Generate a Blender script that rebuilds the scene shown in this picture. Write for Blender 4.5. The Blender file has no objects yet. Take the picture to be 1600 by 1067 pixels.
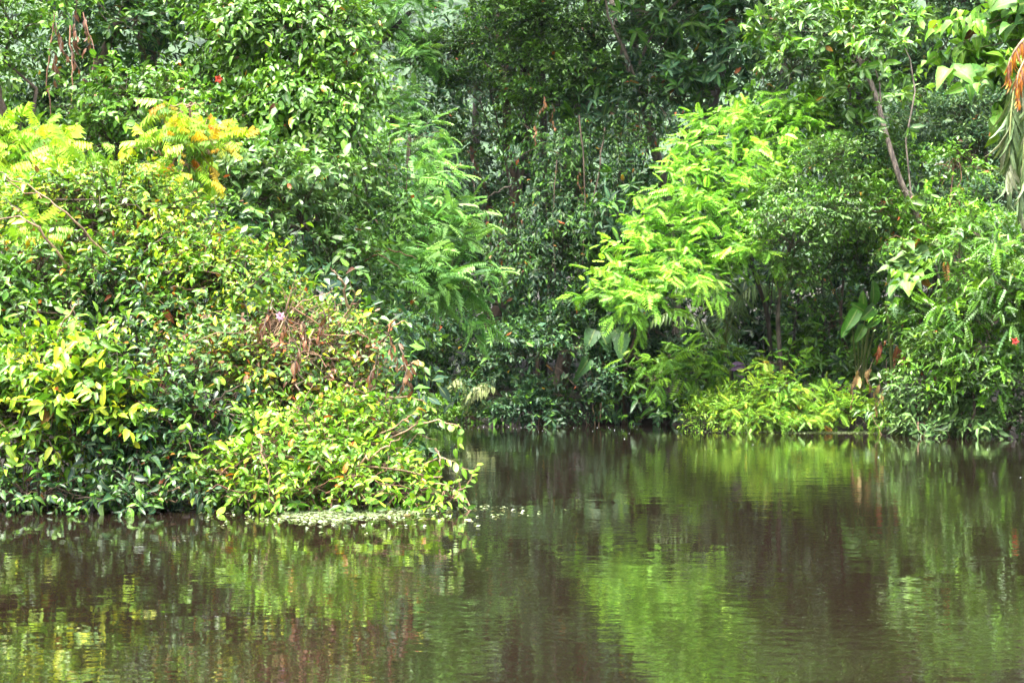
import bpy, math, random
import numpy as np
from mathutils import Matrix, Vector

# ------------------------------------------------------------------ camera, sky, sun, exposure
scene = bpy.context.scene
C = scene.collection
FOC = 2222.0          # focal length in photo pixels (1600 px wide frame, 50 mm lens)
CAMZ = 1.05           # eye height above the water, from a small boat
HORY = 555.0          # photo row of the horizon
cam_d = bpy.data.cameras.new('camera')
cam = bpy.data.objects.new('camera', cam_d)
C.objects.link(cam)
cam.location = (0, 0, CAMZ)
cam.rotation_euler = (math.radians(90), 0, 0)
cam_d.lens = 50.0
cam_d.sensor_width = 36.0
cam_d.shift_y = (HORY - 533.5) / 1600.0
cam_d.clip_start = 0.1
cam_d.clip_end = 2000
cam_d.dof.use_dof = True
cam_d.dof.focus_distance = 11.5
cam_d.dof.aperture_fstop = 6.3
scene.camera = cam

SUN_EL, SUN_AZ = math.radians(71), math.radians(228)   # azimuth clockwise from +Y: behind the camera, a little left
world = bpy.data.worlds.new('World')
scene.world = world
world.use_nodes = True
wn = world.node_tree
wn.nodes.clear()
sky = wn.nodes.new('ShaderNodeTexSky')
sky.sky_type = 'NISHITA'
sky.sun_disc = False
sky.sun_elevation = SUN_EL
sky.sun_rotation = SUN_AZ
sky.air_density = 1.0
sky.dust_density = 4.0
hs = wn.nodes.new('ShaderNodeHueSaturation')      # thin overcast: the blue washed out
hs.inputs['Saturation'].default_value = 0.35
bg = wn.nodes.new('ShaderNodeBackground')
bg.inputs['Strength'].default_value = 0.08
wo = wn.nodes.new('ShaderNodeOutputWorld')
wn.links.new(sky.outputs[0], hs.inputs['Color'])
wn.links.new(hs.outputs[0], bg.inputs['Color'])
wn.links.new(bg.outputs[0], wo.inputs['Surface'])

sun_d = bpy.data.lights.new('sun', 'SUN')
sun_d.energy = 1.5
sun_d.angle = math.radians(34)
sun_d.color = (1.0, 0.96, 0.88)
sun = bpy.data.objects.new('sun', sun_d)
C.objects.link(sun)
sun.location = (-6, -10, 20)
_sv = Vector((math.sin(SUN_AZ) * math.cos(SUN_EL), math.cos(SUN_AZ) * math.cos(SUN_EL), math.sin(SUN_EL)))
sun.rotation_euler = _sv.to_track_quat('Z', 'Y').to_euler()

vs = scene.view_settings
vs.view_transform = 'Standard'
vs.look = 'None'
vs.gamma = 1.0
vs.exposure = 3.6
vs.use_curve_mapping = False
scene.cycles.max_bounces = 5
scene.cycles.diffuse_bounces = 2
scene.cycles.glossy_bounces = 3
scene.cycles.transmission_bounces = 4
scene.cycles.volume_bounces = 0
scene.cycles.use_denoising = True
scene.cycles.sample_clamp_indirect = 4.0

# ------------------------------------------------------------------ helpers
def at(px, py, D):
    """a point of the place seen at photo pixel (px, py) standing D metres away"""
    return np.array([(px - 800.0) / FOC * D, D, CAMZ - (py - HORY) / FOC * D])

def unit(v):
    n = np.linalg.norm(v, axis=-1, keepdims=True)
    return v / np.maximum(n, 1e-9)

UP = np.array([0.0, 0.0, 1.0])

def nodes_of(name):
    m = bpy.data.materials.new(name)
    m.use_nodes = True
    nt = m.node_tree
    nt.nodes.clear()
    return m, nt, (lambda t: nt.nodes.new(t)), nt.links.new

def leaf_mat(name, src, rough, spec, trans, vein=True):
    m, nt, N, L = nodes_of(name)
    if src == 'attr':
        a = N('ShaderNodeAttribute'); a.attribute_name = 'col'
        col = a.outputs['Color']
    else:
        a = N('ShaderNodeObjectInfo'); col = a.outputs['Color']
    geo = N('ShaderNodeNewGeometry')
    nz = N('ShaderNodeTexNoise'); nz.inputs['Scale'].default_value = 38.0; nz.inputs['Detail'].default_value = 2.0
    L(geo.outputs['Position'], nz.inputs['Vector'])
    mr = N('ShaderNodeMapRange'); mr.inputs['To Min'].default_value = 0.72; mr.inputs['To Max'].default_value = 1.25
    mr.inputs['From Min'].default_value = 0.3; mr.inputs['From Max'].default_value = 0.7
    L(nz.outputs['Fac'], mr.inputs['Value'])
    mul = N('ShaderNodeVectorMath'); mul.operation = 'SCALE'
    L(col, mul.inputs[0]); L(mr.outputs[0], mul.inputs['Scale'])
    base = mul.outputs[0]
    if vein:
        rb = N('ShaderNodeAttribute'); rb.attribute_name = 'rib'
        rr = N('ShaderNodeMapRange'); rr.inputs['From Min'].default_value = 0.0; rr.inputs['From Max'].default_value = 0.16
        rr.inputs['To Min'].default_value = 0.55; rr.inputs['To Max'].default_value = 0.0
        L(rb.outputs['Fac'], rr.inputs['Value'])
        mx = N('ShaderNodeMix'); mx.data_type = 'RGBA'
        L(rr.outputs[0], mx.inputs['Factor']); L(base, mx.inputs['A'])
        mx.inputs['B'].default_value = (0.30, 0.36, 0.10, 1)
        base = mx.outputs['Result']
    p = N('ShaderNodeBsdfPrincipled')
    L(base, p.inputs['Base Color'])
    p.inputs['Roughness'].default_value = rough
    p.inputs['Specular IOR Level'].default_value = spec
    rn = N('ShaderNodeMapRange'); rn.inputs['To Min'].default_value = rough * 0.7; rn.inputs['To Max'].default_value = rough * 1.5
    L(nz.outputs['Fac'], rn.inputs['Value']); L(rn.outputs[0], p.inputs['Roughness'])
    bp = N('ShaderNodeBump'); bp.inputs['Strength'].default_value = 0.35; bp.inputs['Distance'].default_value = 0.006
    L(nz.outputs['Fac'], bp.inputs['Height']); L(bp.outputs[0], p.inputs['Normal'])
    t = N('ShaderNodeBsdfTranslucent')
    tc = N('ShaderNodeVectorMath'); tc.operation = 'MULTIPLY'; tc.inputs[1].default_value = (1.25, 1.2, 0.7)
    L(base, tc.inputs[0]); L(tc.outputs[0], t.inputs['Color'])
    ms = N('ShaderNodeMixShader'); ms.inputs[0].default_value = trans
    L(p.outputs[0], ms.inputs[1]); L(t.outputs[0], ms.inputs[2])
    o = N('ShaderNodeOutputMaterial'); L(ms.outputs[0], o.inputs['Surface'])
    return m

MAT = {}
for gl, (r_, s_, t_) in {'wet': (0.37, 0.44, 0.18), 'soft': (0.46, 0.34, 0.22)}.items():
    MAT[gl, 'attr'] = leaf_mat('leaf_' + gl, 'attr', r_, s_, t_)
    MAT[gl, 'obj'] = leaf_mat('single_leaf_' + gl, 'obj', r_, s_, t_)

def bark_mat(name, c1, c2, scale=9.0):
    m, nt, N, L = nodes_of(name)
    geo = N('ShaderNodeNewGeometry')
    mp = N('ShaderNodeMapping'); mp.inputs['Scale'].default_value = (1, 1, 0.35)
    L(geo.outputs['Position'], mp.inputs[0])
    nz = N('ShaderNodeTexNoise'); nz.inputs['Scale'].default_value = scale; nz.inputs['Detail'].default_value = 6
    nz.inputs['Roughness'].default_value = 0.7
    L(mp.outputs[0], nz.inputs['Vector'])
    cr = N('ShaderNodeValToRGB')
    cr.color_ramp.elements[0].position = 0.38; cr.color_ramp.elements[0].color = (*c1, 1)
    cr.color_ramp.elements[1].position = 0.62; cr.color_ramp.elements[1].color = (*c2, 1)
    L(nz.outputs['Fac'], cr.inputs[0])
    p = N('ShaderNodeBsdfPrincipled'); p.inputs['Roughness'].default_value = 0.7
    L(cr.outputs[0], p.inputs['Base Color'])
    bp = N('ShaderNodeBump'); bp.inputs['Strength'].default_value = 0.6; bp.inputs['Distance'].default_value = 0.03
    L(nz.outputs['Fac'], bp.inputs['Height']); L(bp.outputs[0], p.inputs['Normal'])
    o = N('ShaderNodeOutputMaterial'); L(p.outputs[0], o.inputs['Surface'])
    return m

BARK = {
    'brown': bark_mat('bark_brown', (0.035, 0.022, 0.014), (0.12, 0.08, 0.05)),
    'pale': bark_mat('bark_pale', (0.025, 0.016, 0.011), (0.17, 0.135, 0.10), 22.0),
    'red': bark_mat('bark_red', (0.06, 0.03, 0.02), (0.26, 0.12, 0.06), 12.0),
    'dark': bark_mat('bark_dark', (0.012, 0.009, 0.007), (0.05, 0.036, 0.026)),
    'dry': bark_mat('bark_dry', (0.12, 0.07, 0.04), (0.34, 0.22, 0.12), 16.0),
}

def make_mesh(name, V, F, mat, col=None, rib=None):
    me = bpy.data.meshes.new(name)
    V = np.ascontiguousarray(V, dtype=np.float32); F = np.ascontiguousarray(F, dtype=np.int32)
    nv, nf, k = len(V), len(F), F.shape[1]
    me.vertices.add(nv); me.vertices.foreach_set('co', V.ravel())
    me.loops.add(nf * k); me.loops.foreach_set('vertex_index', F.ravel())
    me.polygons.add(nf)
    me.polygons.foreach_set('loop_start', np.arange(0, nf * k, k, dtype=np.int32))
    if col is not None:
        a = me.color_attributes.new('col', 'FLOAT_COLOR', 'POINT')
        cc = np.ones((nv, 4), dtype=np.float32); cc[:, :3] = col
        a.data.foreach_set('color', cc.ravel())
    if rib is not None:
        a = me.attributes.new('rib', 'FLOAT', 'POINT')
        a.data.foreach_set('value', np.ascontiguousarray(rib, dtype=np.float32))
    me.update(calc_edges=True)
    if mat is not None:
        me.materials.append(mat)
    TRI[0] += nf * (k - 2)
    return me
TRI = [0]

def link(name, me, parent=None, loc=None, **props):
    o = bpy.data.objects.new(name, me)
    C.objects.link(o)
    if parent is not None:
        o.parent = parent
    if loc is not None:
        o.location = loc
    for k, v in props.items():
        if v is not None:
            o[k] = v
    return o

# ------------------------------------------------------------------ leaf shapes: u across, t along, z up; small triangle counts
def blade(ts, ws, fold=0.16, droop=0.22, wave=0.0):
    """an oval blade with a folded midrib; ts: stations, ws: half widths at them (ends are points)"""
    V = [(0, 0, 0)]; rib = [0.0]; F = []
    n = len(ts)
    for i, (t, w) in enumerate(zip(ts, ws)):
        zc = -droop * t * t
        zz = wave * (1 if i % 2 else -1)
        V += [(-w, t, zc + fold * w * 0.5 + zz), (0, t, zc), (w, t, zc + fold * w * 0.5 - zz)]
        rib += [1.0, 0.0, 1.0]
    V.append((0, 1, -droop * 1.05)); rib.append(0.3)
    tip = len(V) - 1
    F += [(0, 2, 1), (0, 3, 2)]
    for i in range(n - 1):
        a = 1 + 3 * i; b = a + 3
        F += [(a, a + 1, b + 1), (a, b + 1, b), (a + 1, a + 2, b + 2), (a + 1, b + 2, b + 1)]
    a = 1 + 3 * (n - 1)
    F += [(a, a + 1, tip), (a + 1, a + 2, tip)]
    return np.array(V, float), np.array(F), np.array(rib)

def pinnate(n, hang=0.1, droop=0.35, fw=0.10, wl=0.30, term=True):
    """a compound leaf: leaflets in pairs on a bending midrib, each a folded two-triangle blade"""
    V, F, R = [], [], []
    def leaflet(p, q, w, side):
        p, q = np.array(p), np.array(q)
        d = q - p
        perp = np.array([-d[1], d[0], 0.0]); perp /= max(np.linalg.norm(perp), 1e-6)
        m = p + d * 0.45
        i = len(V)
        V.extend([tuple(p), tuple(m + perp * w + (0, 0, 0.02)), tuple(q), tuple(m - perp * w - (0, 0, 0.02))])
        R.extend([1, 1, 1, 1])
        F.extend([(i, i + 1, i + 2), (i, i + 2, i + 3)])
    for k in range(n):
        t = 0.14 + 0.80 * k / (n - 1)
        env = math.sin(math.pi * (0.18 + 0.74 * t)) ** 0.7
        for s in (-1, 1):
            z0 = -droop * t * t
            leaflet((0, t, z0), (s * env, t + fw, z0 - hang * (0.7 + 0.6 * ((k * 7 + (s > 0) * 3) % 5) / 5)), wl * 0.40 / n * 2.2, s)
    if term:
        leaflet((0, 0.94, -droop * 0.9), (0, 1.12, -droop * 1.3), wl * 0.4 / n * 2.0, 1)
    i = len(V)
    V.extend([(-0.02, 0, 0), (0.02, 0, 0), (0, 0.55, -droop * 0.3), (0, 1.0, -droop)])
    R.extend([1, 1, 1, 1]); F.extend([(i, i + 1, i + 2), (i, i + 2, i + 3)])
    return np.array(V, float), np.array(F), np.array(R)

SHAPE = {
    'oval': blade((0.22, 0.5, 0.8), (0.80, 1.0, 0.52)),
    'oval_small': blade((0.45,), (1.0,), 0.2, 0.2),
    'oval_mid': blade((0.3, 0.68), (0.92, 0.80), 0.2, 0.25),
    'heart': blade((0.07, 0.28, 0.62), (0.70, 1.0, 0.66), 0.22, 0.30),
    'strap': blade((0.25, 0.6, 0.85), (0.85, 1.0, 0.6), 0.12, 0.5),
    'great': blade((0.06, 0.25, 0.5, 0.75, 0.92), (0.45, 0.9, 1.0, 0.82, 0.42), 0.30, 0.35, 0.012),
    'feather': pinnate(9, 0.12, 0.28, 0.10, 0.48),
    'fern': pinnate(8, 0.06, 0.30, 0.05, 0.60),
    'hanging': pinnate(7, 0.52, 0.25, 0.03, 0.62),
}
def twisted(sh, tw, side):
    V, F, R = sh
    V = V.copy()
    V[:, 2] += tw * V[:, 0] * V[:, 1]; V[:, 0] += side * V[:, 1] * (1 - V[:, 1]) * 1.5 + side * 0.5 * V[:, 1] ** 3
    return V, F, R
VARIANTS = {
    'oval': [SHAPE['oval'], twisted(blade((0.2, 0.45, 0.75), (0.85, 1.0, 0.6), 0.42, 0.50), 0.10, 0.25), twisted(blade((0.25, 0.55, 0.8), (0.72, 1.0, 0.68), 0.02, -0.08), -0.12, -0.2), twisted(blade((0.22, 0.5, 0.8), (0.62, 0.72, 0.40), 0.25, 0.30), 0.18, -0.3)],
    'oval_mid': [SHAPE['oval_mid'], twisted(blade((0.3, 0.66), (0.8, 0.66), 0.40, 0.45), 0.12, 0.25), twisted(blade((0.28, 0.7), (0.95, 0.85), 0.05, 0.0), -0.12, -0.2)],
    'oval_small': [SHAPE['oval_small'], twisted(blade((0.4,), (0.8,), 0.45, 0.4), 0.1, 0.2), twisted(blade((0.5,), (1.05,), 0.0, 0.0), -0.1, -0.2)],
    'heart': [SHAPE['heart'], twisted(blade((0.07, 0.28, 0.62), (0.62, 0.9, 0.6), 0.45, 0.5), 0.1, 0.2)],
}
_unit = {}
def unit_leaf(shape, gl):
    """the one shared mesh of a single leaf of this shape and finish"""
    if (shape, gl) not in _unit:
        _unit[shape, gl] = [make_mesh('leaf_' + shape, V, F, MAT[gl, 'obj'], None, R) for V, F, R in VARIANTS.get(shape, [SHAPE[shape]])]
    return _unit[shape, gl]

def leaf_mesh(name, lv, shape, gl):
    vs_, fs_, cs_, rs_, off = [], [], [], [], 0
    var = VARIANTS.get(shape, [SHAPE[shape]])
    for q, (V, F, R) in enumerate(var):
        s = slice(q, None, len(var))
        k = len(V)
        P, X, D, Z, Ln, Wd = (lv[n][s] for n in ('P', 'X', 'D', 'Z', 'L', 'W'))
        n = len(P)
        if n == 0:
            continue
        vs_.append((P[:, None, :] + X[:, None, :] * (Wd[:, None, None] * V[None, :, 0:1]) + D[:, None, :] * (Ln[:, None, None] * V[None, :, 1:2])
                    + Z[:, None, :] * (Ln[:, None, None] * V[None, :, 2:3])).reshape(-1, 3))
        fs_.append((F[None] + (np.arange(n) * k)[:, None, None]).reshape(-1, 3) + off)
        cs_.append(np.repeat(lv['C'][s], k, axis=0)); rs_.append(np.tile(R, n))
        off += n * k
    return make_mesh(name, np.concatenate(vs_), np.concatenate(fs_), MAT[gl, 'attr'], np.concatenate(cs_), np.concatenate(rs_))

def tubes(name, paths, mat, sides=6):
    """several tapering limbs of ONE thing as one mesh; a path is (points, radii)"""
    Vs, Fs, off = [], [], 0
    for pts, rad in paths:
        pts = np.asarray(pts, float); rad = np.asarray(rad, float)
        n = len(pts)
        tg = unit(np.gradient(pts, axis=0))
        ref = np.where(np.abs(tg[:, 2:3]) > 0.9, np.array([[1.0, 0, 0]]), np.array([[0, 0, 1.0]]))
        a = unit(np.cross(tg, ref)); b = np.cross(tg, a)
        an = np.linspace(0, 2 * np.pi, sides, endpoint=False)
        ring = pts[:, None] + rad[:, None, None] * (a[:, None] * np.cos(an)[None, :, None] + b[:, None] * np.sin(an)[None, :, None])
        Vs.append(ring.reshape(-1, 3))
        i = np.arange(n - 1)[:, None] * sides; j = np.arange(sides)[None]; jn = (j + 1) % sides
        A, B, Cc, Dd = i + j, i + jn, i + sides + jn, i + sides + j
        Fs.append(np.stack([np.stack([A, B, Cc], -1), np.stack([A, Cc, Dd], -1)], 2).reshape(-1, 3) + off)
        off += n * sides
    return make_mesh(name, np.concatenate(Vs), np.concatenate(Fs), mat)

def bent(p, q, rng, n=7, sag=0.0, wob=0.06):
    p, q = np.asarray(p, float), np.asarray(q, float)
    t = np.linspace(0, 1, n)[:, None]
    ln = np.linalg.norm(q - p)
    w = rng.normal(0, 1, (n, 3)); w = np.cumsum(w, 0); w -= w[0] + (w[-1] - w[0]) * t
    return p + (q - p) * t + UP * (sag * ln * np.sin(np.pi * t)) + w * wob * ln / math.sqrt(n)

# ------------------------------------------------------------------ the ground and the river
BANK = [(-30, -90), (-8, 2), (-5.0, 8.6), (-3.6, 10.1), (-0.75, 10.35), (-0.95, 12.5), (-1.6, 17), (-2.15, 21.3), (-1.3, 22.3),
        (2.3, 22.1), (2.75, 20.5), (4.6, 20.1), (6.9, 19.2), (9.5, 15), (13, 0), (34, -90)]
def bank_dist(X, Y):
    """signed distance to the waterline, positive on land"""
    P = np.array(BANK, float); d2 = np.full(X.shape, 1e9); inside = np.zeros(X.shape, bool)
    n = len(P)
    for i in range(n):
        a, b = P[i], P[(i + 1) % n]
        e = b - a
        t = np.clip(((X - a[0]) * e[0] + (Y - a[1]) * e[1]) / (e @ e), 0, 1)
        d2 = np.minimum(d2, (X - a[0] - t * e[0]) ** 2 + (Y - a[1] - t * e[1]) ** 2)
        cond = ((a[1] > Y) != (b[1] > Y)) & (X < (b[0] - a[0]) * (Y - a[1]) / (b[1] - a[1] + 1e-12) + a[0])
        inside ^= cond
    d = np.sqrt(d2)
    return np.where(inside, -d, d)

def ground_z(x, y):
    x = np.asarray(x, float); y = np.asarray(y, float)
    d = bank_dist(x, y)
    land = 0.05 + 0.30 * np.clip(d, 0, 1) + 0.10 * np.clip(d - 1, 0, 12) + 0.12 * np.clip(d - 13, 0, 40) * (y > 10)
    wat = -0.05 - 0.45 * np.clip(-d, 0, 2.4)
    bump = 0.05 * np.sin(3.1 * x + 1.3) * np.sin(2.7 * y) + 0.03 * np.sin(7.3 * x) * np.sin(6.1 * y + 2)
    return np.where(d > 0, land + bump * np.clip(d * 2, 0, 1), wat)

def gz(x, y):
    return float(ground_z(np.array([x]), np.array([y]))[0])

gx = np.unique(np.concatenate([np.linspace(-300, -12, 40), np.linspace(-12, 12, 150), np.linspace(12, 300, 40)]))
gy = np.unique(np.concatenate([np.linspace(-90, 4, 26), np.linspace(4, 32, 170), np.linspace(32, 470, 60)]))
GX, GY = np.meshgrid(gx, gy)
GZ = ground_z(GX, GY)
nx, ny = len(gx), len(gy)
gi = (np.arange(ny - 1)[:, None] * nx + np.arange(nx - 1)[None]).ravel()
soil, nt, N, L = nodes_of('forest_soil')
geo = N('ShaderNodeNewGeometry')
nz = N('ShaderNodeTexNoise'); nz.inputs['Scale'].default_value = 5; nz.inputs['Detail'].default_value = 8
L(geo.outputs['Position'], nz.inputs['Vector'])
cr = N('ShaderNodeValToRGB'); cr.color_ramp.elements[0].color = (0.008, 0.006, 0.004, 1); cr.color_ramp.elements[1].color = (0.035, 0.025, 0.016, 1)
cr.color_ramp.elements[0].position = 0.35; cr.color_ramp.elements[1].position = 0.7
L(nz.outputs['Fac'], cr.inputs[0])
p = N('ShaderNodeBsdfPrincipled'); p.inputs['Roughness'].default_value = 0.8
L(cr.outputs[0], p.inputs['Base Color'])
bp = N('ShaderNodeBump'); bp.inputs['Distance'].default_value = 0.05; L(nz.outputs['Fac'], bp.inputs['Height']); L(bp.outputs[0], p.inputs['Normal'])
o = N('ShaderNodeOutputMaterial'); L(p.outputs[0], o.inputs['Surface'])
link('ground', make_mesh('ground', np.stack([GX, GY, GZ], -1).reshape(-1, 3), np.stack([gi, gi + 1, gi + nx + 1, gi + nx], -1), soil),
     kind='structure', label='dark muddy river bank rising under the jungle')

# a steep wooded hillside far behind, seen pale through the gap
hm, nt, N, L = nodes_of('wooded_hillside')
geo = N('ShaderNodeNewGeometry')
nz = N('ShaderNodeTexNoise'); nz.inputs['Scale'].default_value = 0.25; nz.inputs['Detail'].default_value = 8
L(geo.outputs['Position'], nz.inputs['Vector'])
cr = N('ShaderNodeValToRGB'); cr.color_ramp.elements[0].color = (0.015, 0.035, 0.015, 1); cr.color_ramp.elements[1].color = (0.06, 0.12, 0.04, 1)
cr.color_ramp.elements[0].position = 0.35; cr.color_ramp.elements[1].position = 0.68
L(nz.outputs['Fac'], cr.inputs[0])
p = N('ShaderNodeBsdfPrincipled'); p.inputs['Roughness'].default_value = 0.9; L(cr.outputs[0], p.inputs['Base Color'])
o = N('ShaderNodeOutputMaterial'); L(p.outputs[0], o.inputs['Surface'])
hx = np.linspace(-300, 300, 90); hy = np.linspace(300, 460, 50)
HX, HY = np.meshgrid(hx, hy)
rh = np.random.default_rng(12)
HZ = 4 + (HY - 300) * 0.95 + 5 * np.sin(HX * 0.05) * np.sin(HY * 0.04) + rh.normal(0, 2.0, HX.shape)
hi = (np.arange(49)[:, None] * 90 + np.arange(89)[None]).ravel()
link('hill', make_mesh('hill', np.stack([HX, HY, HZ], -1).reshape(-1, 3), np.stack([hi, hi + 1, hi + 91, hi + 90], -1), hm), kind='structure', label='steep wooded hillside pale with mist, far behind')

wat, nt, N, L = nodes_of('river_water')
geo = N('ShaderNodeNewGeometry')
def wave_noise(sx, sy, detail, rough=0.5):
    mp = N('ShaderNodeMapping'); mp.inputs['Scale'].default_value = (sx, sy, 1)
    L(geo.outputs['Position'], mp.inputs[0])
    z = N('ShaderNodeTexNoise'); z.inputs['Scale'].default_value = 1.0; z.inputs['Detail'].default_value = detail
    z.inputs['Roughness'].default_value = rough
    L(mp.outputs[0], z.inputs['Vector'])
    return z.outputs['Fac']
b1 = N('ShaderNodeBump'); b1.inputs['Strength'].default_value = 1.0; b1.inputs['Distance'].default_value = 0.0024
L(wave_noise(1.6, 3.0, 2.0), b1.inputs['Height'])
b2 = N('ShaderNodeBump'); b2.inputs['Strength'].default_value = 1.0; b2.inputs['Distance'].default_value = 0.0009
L(wave_noise(9.0, 16.0, 2.0), b2.inputs['Height']); L(b1.outputs[0], b2.inputs['Normal'])
calm = N('ShaderNodeMapRange'); calm.inputs['From Min'].default_value = 0.35; calm.inputs['From Max'].default_value = 0.65
calm.inputs['To Min'].default_value = 0.35; calm.inputs['To Max'].default_value = 1.5
L(wave_noise(0.22, 0.55, 1.0), calm.inputs['Value']); L(calm.outputs[0], b2.inputs['Strength'])      # patches of breeze and calm
p = N('ShaderNodeBsdfPrincipled')
p.inputs['Base Color'].default_value = (0.0085, 0.0054, 0.0036, 1)
p.inputs['Roughness'].default_value = 0.012
p.inputs['IOR'].default_value = 1.36
L(b2.outputs[0], p.inputs['Normal'])
o = N('ShaderNodeOutputMaterial'); L(p.outputs[0], o.inputs['Surface'])
wv = np.array([(-90, -85, 0), (90, -85, 0), (90, 60, 0), (-90, 60, 0)], float)
link('river_water', make_mesh('river_water', wv, np.array([[0, 1, 2, 3]]), wat), kind='structure',
     label='brown still river mirroring the jungle in fine ripples')

# ------------------------------------------------------------------ kinds of foliage
def S(**k):
    d = dict(shape='oval_small', gl='wet', L=(0.07, 0.11), ratio=0.22, per=7, twig=0.22, clump=0.34, flat=0.75, lai=2.2, k=1.15,
             up=0.8, out=0.6, jit=0.48, droop=0.30, ang=58, sag=0.25, rosette=False, dead=0.006, deadcol=DEAD, pal=MIDG, stick=0.12, tdown=0.0)
    d.update(k)
    return d
DEAD = [(0.30, 0.14, 0.02), (0.36, 0.08, 0.02), (0.14, 0.05, 0.025), (0.45, 0.28, 0.03)]
BROWN = [(0.16, 0.06, 0.035), (0.11, 0.045, 0.03), (0.26, 0.10, 0.05), (0.30, 0.16, 0.10)]
ORANGE = [(0.50, 0.24, 0.01), (0.52, 0.16, 0.01), (0.50, 0.36, 0.02)]
MIDG = [(0.060, 0.165, 0.014), (0.042, 0.125, 0.016), (0.085, 0.205, 0.014)]
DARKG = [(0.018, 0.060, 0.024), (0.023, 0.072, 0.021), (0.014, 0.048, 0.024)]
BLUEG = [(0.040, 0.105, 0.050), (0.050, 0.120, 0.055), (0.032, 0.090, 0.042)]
BRIGHT = [(0.090, 0.225, 0.010), (0.068, 0.190, 0.010), (0.120, 0.265, 0.012)]
YELG = [(0.270, 0.410, 0.016), (0.220, 0.380, 0.018), (0.360, 0.430, 0.018), (0.160, 0.330, 0.018)]
LIME = [(0.200, 0.435, 0.038), (0.150, 0.360, 0.032), (0.250, 0.480, 0.042), (0.170, 0.390, 0.036)]
LIMEY = [(0.200, 0.370, 0.030), (0.160, 0.330, 0.028), (0.250, 0.390, 0.030)]
PALE = [(0.078, 0.160, 0.045), (0.095, 0.180, 0.050), (0.060, 0.140, 0.035)]
FEATH = [(0.120, 0.280, 0.050), (0.150, 0.320, 0.060), (0.090, 0.230, 0.045)]

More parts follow.
